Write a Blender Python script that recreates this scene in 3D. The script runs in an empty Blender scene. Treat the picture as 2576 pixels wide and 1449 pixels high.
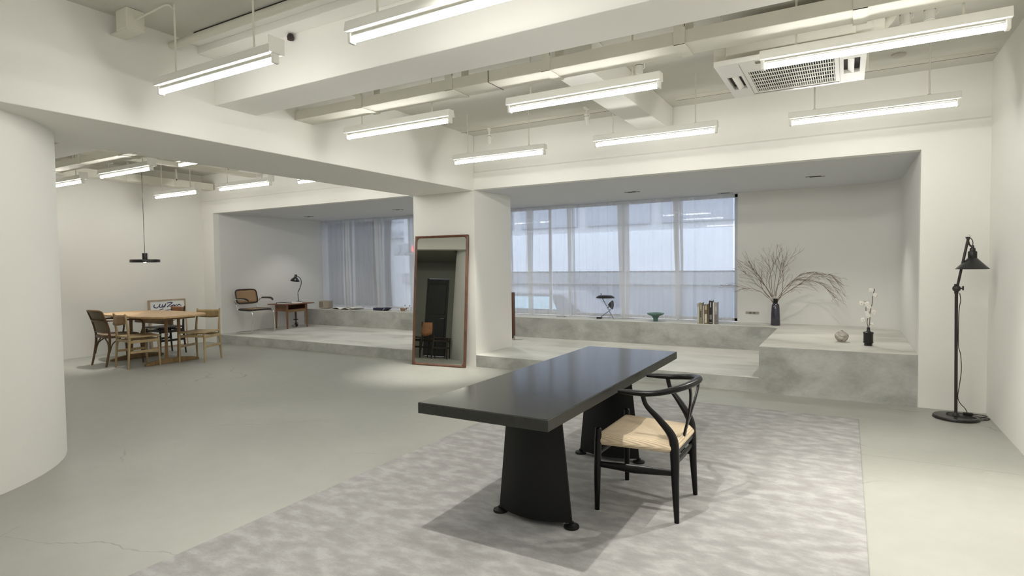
import bpy, math, random
from mathutils import Vector, Matrix, Euler

random.seed(7)
S = bpy.context.scene
COL = S.collection
PI = math.pi

# ------------------------------------------------------------------ camera
cam = bpy.data.cameras.new('camera')
camo = bpy.data.objects.new('camera', cam)
COL.objects.link(camo)
cam.sensor_width = 36.0
cam.lens = 36.0 * 1460.66 / 2576.0
cam.clip_start = 0.05
cam.clip_end = 200
yaw, pitch, roll = math.radians(30.0027), math.radians(-2.26087), math.radians(-0.68233)
fwd = Vector((-math.sin(yaw) * math.cos(pitch), math.cos(yaw) * math.cos(pitch), math.sin(pitch)))
rgt = Vector((math.cos(yaw), math.sin(yaw), 0))
upv = rgt.cross(fwd)
r2 = rgt * math.cos(roll) + upv * math.sin(roll)
u2 = -rgt * math.sin(roll) + upv * math.cos(roll)
mw = Matrix((r2, u2, -fwd)).transposed().to_4x4()
mw.translation = Vector((0, 0, 1.42))
camo.matrix_world = mw
S.camera = camo

# ------------------------------------------------------------------ world, exposure, light strengths
S.view_settings.view_transform = 'Standard'
S.view_settings.look = 'None'
S.view_settings.gamma = 1.0
S.view_settings.use_curve_mapping = False
S.view_settings.exposure = 0.14
S.cycles.transparent_max_bounces = 24
S.cycles.max_bounces = 10
S.cycles.diffuse_bounces = 6

W = bpy.data.worlds.new('dusk_sky')
S.world = W
W.use_nodes = True
bg = W.node_tree.nodes['Background']
bg.inputs[0].default_value = (0.70, 0.755, 0.89, 1)
bg.inputs[1].default_value = 4.6

TUBE_COL = (1.0, 0.985, 0.935)
TUBE_STR = 42.0
SPOT_COL = (1.0, 0.965, 0.885)


def spot_light(name, loc, target, power, angle, blend=0.5, radius=0.025, parent=None):
    l = bpy.data.lights.new(name, 'SPOT')
    l.energy = power
    l.color = SPOT_COL
    l.spot_size = math.radians(angle)
    l.spot_blend = blend
    l.shadow_soft_size = radius
    o = bpy.data.objects.new(name, l)
    COL.objects.link(o)
    o.location = loc
    d = (Vector(target) - Vector(loc)).normalized()
    o.rotation_euler = d.to_track_quat('-Z', 'Y').to_euler()
    return o


# ------------------------------------------------------------------ materials
def new_mat(name):
    m = bpy.data.materials.new(name)
    m.use_nodes = True
    nt = m.node_tree
    return m, nt, nt.nodes, nt.links, nt.nodes['Principled BSDF']


def simple(name, col, rough=0.5, metal=0.0, spec=0.5, coat=0.0, noise=0.0, nscale=20.0, bump=0.0, bscale=60.0):
    m, nt, N, L, b = new_mat(name)
    b.inputs['Base Color'].default_value = (*col, 1)
    b.inputs['Roughness'].default_value = rough
    b.inputs['Metallic'].default_value = metal
    b.inputs['Specular IOR Level'].default_value = spec
    b.inputs['Coat Weight'].default_value = coat
    tc = N.new('ShaderNodeTexCoord')
    if noise > 0:
        n = N.new('ShaderNodeTexNoise')
        n.inputs['Scale'].default_value = nscale
        n.inputs['Detail'].default_value = 5
        L.new(tc.outputs['Object'], n.inputs['Vector'])
        r = N.new('ShaderNodeValToRGB')
        r.color_ramp.elements[0].position = 0.3
        r.color_ramp.elements[1].position = 0.7
        r.color_ramp.elements[0].color = (*[c * (1 - noise) for c in col], 1)
        r.color_ramp.elements[1].color = (*[min(1, c * (1 + noise)) for c in col], 1)
        L.new(n.outputs['Fac'], r.inputs[0])
        L.new(r.outputs[0], b.inputs['Base Color'])
    if bump > 0:
        n2 = N.new('ShaderNodeTexNoise')
        n2.inputs['Scale'].default_value = bscale
        n2.inputs['Detail'].default_value = 4
        L.new(tc.outputs['Object'], n2.inputs['Vector'])
        bp = N.new('ShaderNodeBump')
        bp.inputs['Strength'].default_value = bump
        bp.inputs['Distance'].default_value = 0.01
        L.new(n2.outputs['Fac'], bp.inputs['Height'])
        L.new(bp.outputs[0], b.inputs['Normal'])
    return m


def wood(name, c1, c2, rough=0.45, scale=(3, 40, 40), axis_rot=(0, 0, 0)):
    m, nt, N, L, b = new_mat(name)
    tc = N.new('ShaderNodeTexCoord')
    mp = N.new('ShaderNodeMapping')
    mp.inputs['Scale'].default_value = scale
    mp.inputs['Rotation'].default_value = axis_rot
    n = N.new('ShaderNodeTexNoise')
    n.inputs['Scale'].default_value = 1.0
    n.inputs['Detail'].default_value = 6
    n.inputs['Distortion'].default_value = 0.6
    r = N.new('ShaderNodeValToRGB')
    r.color_ramp.elements[0].position = 0.3
    r.color_ramp.elements[1].position = 0.72
    r.color_ramp.elements[0].color = (*c1, 1)
    r.color_ramp.elements[1].color = (*c2, 1)
    L.new(tc.outputs['Object'], mp.inputs[0])
    L.new(mp.outputs[0], n.inputs['Vector'])
    L.new(n.outputs['Fac'], r.inputs[0])
    L.new(r.outputs[0], b.inputs['Base Color'])
    b.inputs['Roughness'].default_value = rough
    return m


def emit(name, col, strength):
    m = bpy.data.materials.new(name)
    m.use_nodes = True
    nt = m.node_tree
    nt.nodes.clear()
    e = nt.nodes.new('ShaderNodeEmission')
    e.inputs[0].default_value = (*col, 1)
    e.inputs[1].default_value = strength
    o = nt.nodes.new('ShaderNodeOutputMaterial')
    nt.links.new(e.outputs[0], o.inputs[0])
    return m


def mottled(name, cols, scale, stretch=(1, 1, 1), rough=0.6, detail=6, fine=0.0, bump=0.1, dist=0.0, spec=0.5, rvar=0.0):
    """cloudy trowelled / woven surface made of two noises"""
    m, nt, N, L, b = new_mat(name)
    tc = N.new('ShaderNodeTexCoord')
    mp = N.new('ShaderNodeMapping')
    mp.inputs['Scale'].default_value = stretch
    L.new(tc.outputs['Object'], mp.inputs[0])
    n = N.new('ShaderNodeTexNoise')
    n.inputs['Scale'].default_value = scale
    n.inputs['Detail'].default_value = detail
    n.inputs['Distortion'].default_value = dist
    L.new(mp.outputs[0], n.inputs['Vector'])
    r = N.new('ShaderNodeValToRGB')
    while len(r.color_ramp.elements) < len(cols):
        r.color_ramp.elements.new(0.5)
    for i, (p, c) in enumerate(cols):
        r.color_ramp.elements[i].position = p
        r.color_ramp.elements[i].color = (*c, 1)
    L.new(n.outputs['Fac'], r.inputs[0])
    out = r.outputs[0]
    if fine > 0:
        n2 = N.new('ShaderNodeTexNoise')
        n2.inputs['Scale'].default_value = scale * 9
        n2.inputs['Detail'].default_value = 4
        L.new(mp.outputs[0], n2.inputs['Vector'])
        mr = N.new('ShaderNodeMapRange')
        mr.inputs['From Min'].default_value = 0.25
        mr.inputs['From Max'].default_value = 0.75
        mr.inputs['To Min'].default_value = 1 - fine
        mr.inputs['To Max'].default_value = 1 + fine
        L.new(n2.outputs['Fac'], mr.inputs['Value'])
        mx = N.new('ShaderNodeVectorMath')
        mx.operation = 'SCALE'
        L.new(out, mx.inputs[0])
        L.new(mr.outputs[0], mx.inputs['Scale'])
        out = mx.outputs[0]
    L.new(out, b.inputs['Base Color'])
    b.inputs['Roughness'].default_value = rough
    b.inputs['Specular IOR Level'].default_value = spec
    if rvar > 0:
        m2 = N.new('ShaderNodeMapRange')
        m2.inputs['To Min'].default_value = rough - rvar
        m2.inputs['To Max'].default_value = rough + rvar
        L.new(n.outputs['Fac'], m2.inputs['Value'])
        L.new(m2.outputs[0], b.inputs['Roughness'])
    if bump > 0:
        n3 = N.new('ShaderNodeTexNoise')
        n3.inputs['Scale'].default_value = 45
        n3.inputs['Detail'].default_value = 5
        L.new(tc.outputs['Object'], n3.inputs['Vector'])
        bp = N.new('ShaderNodeBump')
        bp.inputs['Strength'].default_value = bump
        bp.inputs['Distance'].default_value = 0.01
        L.new(n3.outputs['Fac'], bp.inputs['Height'])
        L.new(bp.outputs[0], b.inputs['Normal'])
    return m, nt, N, L, b, out


PLASTER = simple('plaster_paint', (0.80, 0.792, 0.748), 0.75, spec=0.25, noise=0.012, nscale=1.4, bump=0.06, bscale=30)
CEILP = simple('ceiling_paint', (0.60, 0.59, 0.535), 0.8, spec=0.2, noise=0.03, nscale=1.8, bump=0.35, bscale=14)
RECESS = simple('recess_daylight_tone', (0.72, 0.715, 0.69), 0.75, spec=0.25, noise=0.01, nscale=1.2, bump=0.05, bscale=30)  # greyer than the plaster: cool recess daylight put into the colour
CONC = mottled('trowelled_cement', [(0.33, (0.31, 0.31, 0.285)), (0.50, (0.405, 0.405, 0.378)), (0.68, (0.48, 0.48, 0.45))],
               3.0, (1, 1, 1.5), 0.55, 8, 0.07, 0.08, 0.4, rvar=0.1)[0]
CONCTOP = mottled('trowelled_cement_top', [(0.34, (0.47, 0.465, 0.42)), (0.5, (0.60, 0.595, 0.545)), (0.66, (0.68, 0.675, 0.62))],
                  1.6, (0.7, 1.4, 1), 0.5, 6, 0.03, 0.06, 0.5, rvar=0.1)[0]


def floor_material():
    m, nt, N, L, b, out = mottled('painted_concrete_floor',
                                  [(0.3, (0.315, 0.317, 0.285)), (0.5, (0.34, 0.342, 0.308)), (0.7, (0.372, 0.374, 0.338))],
                                  0.9, (1, 1, 1), 0.42, 6, 0.035, 0.05, 0.3, rvar=0.08)
    tc = N.new('ShaderNodeTexCoord')
    # hairline cracks: distorted large cells, kept only where a slow noise is high
    nz = N.new('ShaderNodeTexNoise')
    nz.inputs['Scale'].default_value = 2.2
    nz.inputs['Detail'].default_value = 6
    L.new(tc.outputs['Object'], nz.inputs['Vector'])
    mixv = N.new('ShaderNodeMixRGB')
    mixv.blend_type = 'LINEAR_LIGHT'
    mixv.inputs[0].default_value = 0.16
    L.new(tc.outputs['Object'], mixv.inputs[1])
    L.new(nz.outputs['Color'], mixv.inputs[2])
    vo = N.new('ShaderNodeTexVoronoi')
    vo.feature = 'DISTANCE_TO_EDGE'
    vo.inputs['Scale'].default_value = 0.75
    L.new(mixv.outputs[0], vo.inputs['Vector'])
    lt = N.new('ShaderNodeMath')
    lt.operation = 'LESS_THAN'
    lt.inputs[1].default_value = 0.0035
    L.new(vo.outputs['Distance'], lt.inputs[0])
    ms = N.new('ShaderNodeTexNoise')
    ms.inputs['Scale'].default_value = 0.9
    ms.inputs['Detail'].default_value = 3
    L.new(tc.outputs['Object'], ms.inputs['Vector'])
    gt = N.new('ShaderNodeMapRange')
    gt.inputs['From Min'].default_value = 0.50
    gt.inputs['From Max'].default_value = 0.62
    L.new(ms.outputs['Fac'], gt.inputs['Value'])
    mu = N.new('ShaderNodeMath')
    mu.operation = 'MULTIPLY'
    L.new(lt.outputs[0], mu.inputs[0])
    L.new(gt.outputs[0], mu.inputs[1])
    # saw joints running along x near the right wall
    sep = N.new('ShaderNodeSeparateXYZ')
    L.new(tc.outputs['Object'], sep.inputs[0])
    prev = mu.outputs[0]
    for yj, wob in ((4.93, 0.03), (2.95, 0.05)):
        sb = N.new('ShaderNodeMath')
        sb.operation = 'MULTIPLY_ADD'
        sb.inputs[1].default_value = wob
        sb.inputs[2].default_value = -yj - wob / 2
        L.new(nz.outputs['Fac'], sb.inputs[0])
        ad = N.new('ShaderNodeMath')
        L.new(sb.outputs[0], ad.inputs[0])
        L.new(sep.outputs['Y'], ad.inputs[1])
        ab = N.new('ShaderNodeMath')
        ab.operation = 'ABSOLUTE'
        L.new(ad.outputs[0], ab.inputs[0])
        l2 = N.new('ShaderNodeMath')
        l2.operation = 'LESS_THAN'
        l2.inputs[1].default_value = 0.0035
        L.new(ab.outputs[0], l2.inputs[0])
        gx = N.new('ShaderNodeMath')
        gx.operation = 'GREATER_THAN'
        gx.inputs[1].default_value = 0.0
        L.new(sep.outputs['X'], gx.inputs[0])
        m3 = N.new('ShaderNodeMath')
        m3.operation = 'MULTIPLY'
        L.new(l2.outputs[0], m3.inputs[0])
        L.new(gx.outputs[0], m3.inputs[1])
        mxx = N.new('ShaderNodeMath')
        mxx.operation = 'MAXIMUM'
        L.new(prev, mxx.inputs[0])
        L.new(m3.outputs[0], mxx.inputs[1])
        prev = mxx.outputs[0]
    sc = N.new('ShaderNodeMath')
    sc.operation = 'MULTIPLY'
    sc.inputs[1].default_value = 0.42
    L.new(prev, sc.inputs[0])
    mix = N.new('ShaderNodeMixRGB')
    L.new(sc.outputs[0], mix.inputs[0])
    L.new(out, mix.inputs[1])
    mix.inputs[2].default_value = (0.10, 0.10, 0.085, 1)
    L.new(mix.outputs[0], b.inputs['Base Color'])
    return m


FLOOR = floor_material()
RUG = mottled('silvery_carpet_pile', [(0.36, (0.275, 0.27, 0.265)), (0.50, (0.315, 0.31, 0.305)), (0.64, (0.375, 0.37, 0.365))],
              7.5, (1.0, 1.8, 1), 0.9, 7, 0.06, 0.4, 0.1, spec=0.1)[0]
BLACKTOP = simple('black_lacquer_top', (0.010, 0.010, 0.009), 0.13, spec=0.6, bump=0.03, bscale=9)
BLACKEDGE = simple('black_stained_edge', (0.016, 0.016, 0.012), 0.38, spec=0.5, noise=0.3, nscale=60)
BLACKSTEEL = simple('black_painted_steel', (0.0035, 0.0035, 0.0035), 0.5, spec=0.28, bump=0.05, bscale=200)
BLACKWOOD = simple('black_lacquered_wood', (0.004, 0.004, 0.004), 0.3, spec=0.25)
DARKMETAL = simple('dark_patinated_metal', (0.012, 0.010, 0.010), 0.32, spec=0.5)
BROWNMETAL = simple('brown_black_tube', (0.022, 0.014, 0.013), 0.35, spec=0.5)
SHADEMETAL = simple('satin_black_shade', (0.02, 0.021, 0.021), 0.28, metal=0.2, spec=0.6)
WHITEINNER = simple('white_enamel', (0.8, 0.79, 0.75), 0.4)
CHROME = simple('chrome', (0.75, 0.75, 0.73), 0.12, metal=1.0)
OAK = wood('oiled_oak', (0.42, 0.27, 0.135), (0.56, 0.38, 0.21), 0.42, (4, 30, 30))
OAKD = wood('brown_oak', (0.20, 0.12, 0.05), (0.32, 0.20, 0.09), 0.45, (20, 20, 4))
OAKL = wood('pale_oak', (0.36, 0.26, 0.13), (0.47, 0.35, 0.19), 0.45, (20, 20, 4))
BENT = wood('bentwood_beech', (0.10, 0.055, 0.025), (0.17, 0.095, 0.045), 0.4, (12, 12, 5))
TEAK = wood('teak', (0.20, 0.075, 0.035), (0.33, 0.14, 0.065), 0.38, (20, 20, 5))
ROSE = wood('rosewood_frame', (0.085, 0.035, 0.02), (0.16, 0.07, 0.04), 0.3, (18, 18, 5))
DARKWOOD = simple('dark_stained_wood', (0.022, 0.013, 0.009), 0.4)
TAN = wood('tan_plywood', (0.30, 0.12, 0.05), (0.42, 0.19, 0.085), 0.4, (6, 6, 10))
WHITEP = simple('white_powder_coat', (0.80, 0.79, 0.74), 0.45, spec=0.4)
OFFW = simple('painted_duct', (0.70, 0.685, 0.60), 0.6, spec=0.3, noise=0.03, nscale=5, bump=0.05, bscale=40)
GREYP = simple('grey_gap', (0.16, 0.15, 0.12), 0.7)
ACW = simple('aircon_plastic', (0.74, 0.73, 0.68), 0.4)
DARKGAP = simple('dark_gap', (0.03, 0.028, 0.024), 0.8)
TUBEM = emit('lit_fluorescent_tube', TUBE_COL, TUBE_STR)
PAPER = simple('paper', (0.82, 0.80, 0.74), 0.7)
INK = simple('indigo_ink', (0.045, 0.045, 0.12), 0.6)


def cane_material(name, c, dark, scale):
    m, nt, N, L, b = new_mat(name)
    tc = N.new('ShaderNodeTexCoord')
    w1 = N.new('ShaderNodeTexWave')
    w1.bands_direction = 'Z'
    w1.inputs['Scale'].default_value = scale
    w2 = N.new('ShaderNodeTexWave')
    w2.bands_direction = 'DIAGONAL'
    w2.inputs['Scale'].default_value = scale
    for w in (w1, w2):
        L.new(tc.outputs['Object'], w.inputs['Vector'])
    mu = N.new('ShaderNodeMath')
    mu.operation = 'MULTIPLY'
    L.new(w1.outputs['Fac'], mu.inputs[0])
    L.new(w2.outputs['Fac'], mu.inputs[1])
    r = N.new('ShaderNodeValToRGB')
    r.color_ramp.elements[0].color = (*dark, 1)
    r.color_ramp.elements[1].color = (*c, 1)
    r.color_ramp.elements[1].position = 0.4
    L.new(mu.outputs[0], r.inputs[0])
    L.new(r.outputs[0], b.inputs['Base Color'])
    b.inputs['Roughness'].default_value = 0.6
    return m


CANE = cane_material('woven_cane', (0.42, 0.27, 0.15), (0.20, 0.12, 0.06), 60)
CANE2 = cane_material('grey_cane', (0.26, 0.20, 0.13), (0.11, 0.08, 0.045), 55)


def cord_material():
    """paper cord seat: nested bands parallel to the nearest rail, seams on the diagonals"""
    m, nt, N, L, b = new_mat('paper_cord')
    tc = N.new('ShaderNodeTexCoord')
    sep = N.new('ShaderNodeSeparateXYZ')
    L.new(tc.outputs['Object'], sep.inputs[0])
    ax = N.new('ShaderNodeMath'); ax.operation = 'ABSOLUTE'; L.new(sep.outputs['X'], ax.inputs[0])
    ay = N.new('ShaderNodeMath'); ay.operation = 'ABSOLUTE'; L.new(sep.outputs['Y'], ay.inputs[0])
    sx = N.new('ShaderNodeMath'); sx.operation = 'MULTIPLY'; sx.inputs[1].default_value = 1.22; L.new(ax.outputs[0], sx.inputs[0])
    mx = N.new('ShaderNodeMath'); mx.operation = 'MAXIMUM'; L.new(sx.outputs[0], mx.inputs[0]); L.new(ay.outputs[0], mx.inputs[1])
    si = N.new('ShaderNodeMath'); si.operation = 'MULTIPLY'; si.inputs[1].default_value = 2 * PI / 0.0085; L.new(mx.outputs[0], si.inputs[0])
    sn = N.new('ShaderNodeMath'); sn.operation = 'SINE'; L.new(si.outputs[0], sn.inputs[0])
    df = N.new('ShaderNodeMath'); df.operation = 'SUBTRACT'; L.new(sx.outputs[0], df.inputs[0]); L.new(ay.outputs[0], df.inputs[1])
    da = N.new('ShaderNodeMath'); da.operation = 'ABSOLUTE'; L.new(df.outputs[0], da.inputs[0])
    sm = N.new('ShaderNodeMapRange'); sm.inputs['From Max'].default_value = 0.006; L.new(da.outputs[0], sm.inputs['Value'])
    r = N.new('ShaderNodeMapRange')
    r.inputs['From Min'].default_value = -1; r.inputs['To Min'].default_value = 0.82; r.inputs['To Max'].default_value = 1.04
    L.new(sn.outputs[0], r.inputs['Value'])
    m2 = N.new('ShaderNodeMapRange'); m2.inputs['To Min'].default_value = 0.8; L.new(sm.outputs[0], m2.inputs['Value'])
    mm = N.new('ShaderNodeMath'); mm.operation = 'MULTIPLY'; L.new(r.outputs[0], mm.inputs[0]); L.new(m2.outputs[0], mm.inputs[1])
    v = N.new('ShaderNodeVectorMath'); v.operation = 'SCALE'; v.inputs[0].default_value = (0.66, 0.53, 0.37)
    L.new(mm.outputs[0], v.inputs['Scale'])
    L.new(v.outputs[0], b.inputs['Base Color'])
    bp = N.new('ShaderNodeBump'); bp.inputs['Strength'].default_value = 0.6; bp.inputs['Distance'].default_value = 0.002
    L.new(sn.outputs[0], bp.inputs['Height']); L.new(bp.outputs[0], b.inputs['Normal'])
    b.inputs['Roughness'].default_value = 0.7
    return m


CORD = cord_material()


def sheer_material():
    m = bpy.data.materials.new('sheer_voile')
    m.use_nodes = True
    nt = m.node_tree
    N, L = nt.nodes, nt.links
    N.clear()
    out = N.new('ShaderNodeOutputMaterial')
    tr = N.new('ShaderNodeBsdfTransparent')
    tr.inputs[0].default_value = (1, 1, 1, 1)
    df = N.new('ShaderNodeBsdfDiffuse')
    df.inputs[0].default_value = (0.86, 0.86, 0.86, 1)
    tl = N.new('ShaderNodeBsdfTranslucent')
    tl.inputs[0].default_value = (0.86, 0.86, 0.88, 1)
    m1 = N.new('ShaderNodeMixShader')
    m1.inputs[0].default_value = 0.40
    L.new(df.outputs[0], m1.inputs[1])
    L.new(tl.outputs[0], m1.inputs[2])
    m2 = N.new('ShaderNodeMixShader')
    m2.inputs[0].default_value = 0.58
    L.new(tr.outputs[0], m2.inputs[1])
    L.new(m1.outputs[0], m2.inputs[2])
    L.new(m2.outputs[0], out.inputs[0])
    return m


SHEER = sheer_material()


def pane_material():
    m = bpy.data.materials.new('window_glass')
    m.use_nodes = True
    nt = m.node_tree
    N, L = nt.nodes, nt.links
    N.clear()
    out = N.new('ShaderNodeOutputMaterial')
    tr = N.new('ShaderNodeBsdfTransparent')
    tr.inputs[0].default_value = (0.93, 0.96, 0.97, 1)
    gl = N.new('ShaderNodeBsdfGlossy')
    gl.inputs['Roughness'].default_value = 0.01
    fr = N.new('ShaderNodeFresnel')
    fr.inputs[0].default_value = 1.5
    mx = N.new('ShaderNodeMixShader')
    L.new(fr.outputs[0], mx.inputs[0])
    L.new(tr.outputs[0], mx.inputs[1])
    L.new(gl.outputs[0], mx.inputs[2])
    L.new(mx.outputs[0], out.inputs[0])
    return m


PANE = pane_material()
MIRR = simple('mirror_silver', (0.62, 0.63, 0.58), 0.004, metal=1.0)


# ------------------------------------------------------------------ mesh helper
class MB:
    def __init__(s):
        s.v = []
        s.f = []

    def add(s, vs, fs, M=None):
        o = len(s.v)
        if M is not None:
            vs = [M @ Vector(p) for p in vs]
        s.v += [tuple(p) for p in vs]
        s.f += [tuple(i + o for i in f) for f in fs]
        return s

    def box(s, c, d, rot=None):
        x, y, z = d[0] / 2, d[1] / 2, d[2] / 2
        vs = [(-x, -y, -z), (x, -y, -z), (x, y, -z), (-x, y, -z), (-x, -y, z), (x, -y, z), (x, y, z), (-x, y, z)]
        M = Matrix.Translation(c)
        if rot:
            M = M @ Euler(rot).to_matrix().to_4x4()
        return s.add(vs, [(0, 3, 2, 1), (4, 5, 6, 7), (0, 1, 5, 4), (1, 2, 6, 5), (2, 3, 7, 6), (3, 0, 4, 7)], M)

    def bb(s, x0, x1, y0, y1, z0, z1):
        return s.box(((x0 + x1) / 2, (y0 + y1) / 2, (z0 + z1) / 2), (x1 - x0, y1 - y0, z1 - z0))

    def prism(s, poly, z0, z1, M=None, inset_top=0.0):
        n = len(poly)
        vs = [(p[0], p[1], z0) for p in poly] + [(p[0], p[1], z1) for p in poly]
        fs = [tuple(range(n - 1, -1, -1)), tuple(range(n, 2 * n))]
        fs += [(i, (i + 1) % n, n + (i + 1) % n, n + i) for i in range(n)]
        return s.add(vs, fs, M)

    def tube(s, pts, r, seg=10, closed=False, flat=None):
        pts = [Vector(p) for p in pts]
        n = len(pts)
        rs = r if isinstance(r, (list, tuple)) else [r] * n
        t = []
        for i in range(n):
            if closed:
                d = pts[(i + 1) % n] - pts[i - 1]
            else:
                d = pts[min(i + 1, n - 1)] - pts[max(i - 1, 0)]
            t.append(d.normalized())
        a = Vector((0, 0, 1)) if abs(t[0].z) < 0.9 else Vector((1, 0, 0))
        u = (a - t[0] * a.dot(t[0])).normalized()
        vs = []
        for i in range(n):
            u = (u - t[i] * u.dot(t[i])).normalized()
            w = t[i].cross(u)
            ru, rw = (rs[i], rs[i]) if flat is None else (rs[i] * flat[0], rs[i] * flat[1])
            for k in range(seg):
                an = 2 * PI * k / seg
                vs.append(pts[i] + u * (math.cos(an) * ru) + w * (math.sin(an) * rw))
        fs = []
        m = n if closed else n - 1
        for i in range(m):
            j = (i + 1) % n
            for k in range(seg):
                k2 = (k + 1) % seg
                fs.append((i * seg + k, i * seg + k2, j * seg + k2, j * seg + k))
        if not closed:
            fs.append(tuple(range(seg - 1, -1, -1)))
            fs.append(tuple((n - 1) * seg + k for k in range(seg)))
        return s.add(vs, fs)

    def lathe(s, prof, c=(0, 0, 0), seg=32, M=None):
        vs, fs = [], []
        n = len(prof)
        for (r, z) in prof:
            for k in range(seg):
                a = 2 * PI * k / seg
                vs.append((c[0] + r * math.cos(a), c[1] + r * math.sin(a), c[2] + z))
        for i in range(n - 1):
            for k in range(seg):
                k2 = (k + 1) % seg
                fs.append((i * seg + k, i * seg + k2, (i + 1) * seg + k2, (i + 1) * seg + k))
        if prof[0][0] > 1e-6:
            fs.append(tuple(range(seg - 1, -1, -1)))
        if prof[-1][0] > 1e-6:
            fs.append(tuple((n - 1) * seg + k for k in range(seg)))
        return s.add(vs, fs, M)

    def grid(s, fn, nu, nv, closed_u=False):
        vs = [fn(i / nu, j / nv) for j in range(nv + 1) for i in range(nu + (0 if closed_u else 1))]
        w = nu if closed_u else nu + 1
        fs = []
        for j in range(nv):
            for i in range(nu):
                i2 = (i + 1) % w
                fs.append((j * w + i, j * w + i2, (j + 1) * w + i2, (j + 1) * w + i))
        return s.add(vs, fs)

    def build(s, name, mat, parent=None, smooth=False, bevel=0.0, solid=0.0, seg=2, loc=None, rot=None):
        me = bpy.data.meshes.new(name)
        me.from_pydata(s.v, [], s.f)
        me.validate()
        o = bpy.data.objects.new(name, me)
        COL.objects.link(o)
        me.materials.append(mat)
        if smooth:
            me.polygons.foreach_set('use_smooth', [True] * len(me.polygons))
            if smooth == 'auto' or smooth is True:
                try:
                    me.set_sharp_from_angle(angle=math.radians(38))
                except Exception:
                    pass
        if parent is not None:
            o.parent = parent
        if loc is not None:
            o.location = loc
        if rot is not None:
            o.rotation_euler = rot
        if solid:
            md = o.modifiers.new('solid', 'SOLIDIFY')
            md.thickness = solid
            md.offset = 0
        if bevel:
            md = o.modifiers.new('bevel', 'BEVEL')
            md.width = bevel
            md.segments = seg
            md.limit_method = 'ANGLE'
            md.angle_limit = math.radians(35)
        return o


def tag(o, label=None, cat=None, group=None, kind=None):
    if label: o['label'] = label
    if cat: o['category'] = cat
    if group: o['group'] = group
    if kind: o['kind'] = kind
    return o


def thing(name, label, cat, loc=(0, 0, 0), rz=0.0, group=None):
    o = bpy.data.objects.new(name, None)
    o.empty_display_size = 0.1
    COL.objects.link(o)
    o.location = loc
    o.rotation_euler = (0, 0, rz)
    return tag(o, label, cat, group)


def children_of(o):
    return list(o.children)


def copy_tree(o, parent=None):
    c = o.copy()
    COL.objects.link(c)
    if parent is not None:
        c.parent = parent
    for ch in children_of(o):
        copy_tree(ch, c)
    return c


def struct(mb, name, mat, bevel=0.0, smooth=False):
    return tag(mb.build(name, mat, bevel=bevel, smooth=smooth), kind='structure')


def arc(c, r, a0, a1, n, plane='xy'):
    out = []
    for i in range(n + 1):
        a = a0 + (a1 - a0) * i / n
        p, q = r * math.cos(a), r * math.sin(a)
        out.append((c[0] + p, c[1] + q) if plane == 'xy' else (c[0] + p, c[1], c[2] + q))
    return out


def smooth_path(P, n=6):
    """Catmull-Rom through points"""
    P = [Vector(p) for p in P]
    Q = [P[0] * 2 - P[1]] + P + [P[-1] * 2 - P[-2]]
    out = []
    for i in range(1, len(Q) - 2):
        for k in range(n):
            t = k / n
            a, b, c, d = Q[i - 1], Q[i], Q[i + 1], Q[i + 2]
            out.append(0.5 * ((2 * b) + (c - a) * t + (2 * a - 5 * b + 4 * c - d) * t * t + (3 * b - a - 3 * c + d) * t ** 3))
    out.append(P[-1])
    return out


# ------------------------------------------------------------------ room constants
XR, XL = 1.12, -10.80          # right and left walls
YF = 6.766                     # facade wall (front of the window recess)
YB = -3.2                      # wall behind the camera
ZC, ZO = 3.21, 2.47            # ceiling, soffit of openings
XC0, XC1 = -5.58, -4.50        # square column / long beam
YW = 9.40                      # back wall of the recess
ZP, ZS = 0.165, 0.51           # platform, bench
YS = 8.84                      # bench front
XJL, XJR = -10.45, 0.60        # recess side walls
XBOX = -0.82

# ------------------------------------------------------------------ setting
struct(MB().bb(XL - 0.2, XR + 0.2, YB - 0.2, YF + 0.15, -0.12, 0.0), 'floor', FLOOR)
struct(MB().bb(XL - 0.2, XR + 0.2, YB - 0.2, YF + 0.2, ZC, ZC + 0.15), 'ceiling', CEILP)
struct(MB().bb(XR, XR + 0.15, YB, YF + 0.1, 0, ZC), 'wall_right', PLASTER)
struct(MB().bb(XL - 0.15, XL, 2.0, YF + 0.1, 0, ZC), 'wall_left', PLASTER)
struct(MB().bb(-9.0, XR + 0.1, YB - 0.15, YB, 0, ZC), 'wall_behind', PLASTER)


# facade wall: one piece with two openings, an added shallow step draws the edge of the lamps' light
def facade():
    m = MB()
    y0, y1 = YF, YF + 0.12
    m.bb(XL - 0.1, XR + 0.1, y0 + 0.018, y1, 2.72, ZC)
    m.bb(XL - 0.1, XR + 0.1, y0, y1, ZO, 2.70)
    # chamfer of the added step
    m.prism([(0, 0), (0.1, 0), (0.1, 0.02), (0.018, 0.02)], XL - 0.1, XR + 0.1,
            Matrix(((0, 0, 1, 0), (1, 0, 0, y0), (0, 1, 0, 2.70), (0, 0, 0, 1))))
    m.bb(XL - 0.1, XJL, y0, y1, 0, ZO)
    m.bb(XJR, XR + 0.1, y0, y1, 0, ZO)
    return m


struct(facade(), 'wall_front', PLASTER)
struct(MB().bb(XC0, XC1, YF, 7.775, 0, ZO), 'wall_column', PLASTER)
# long beam over the column running towards the viewer
beam = MB().bb(XC0, XC1, YB, YF + 0.01, ZO - 0.013, ZC + 0.02)
struct(beam, 'trim_long_beam', PLASTER, bevel=0.006)
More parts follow.
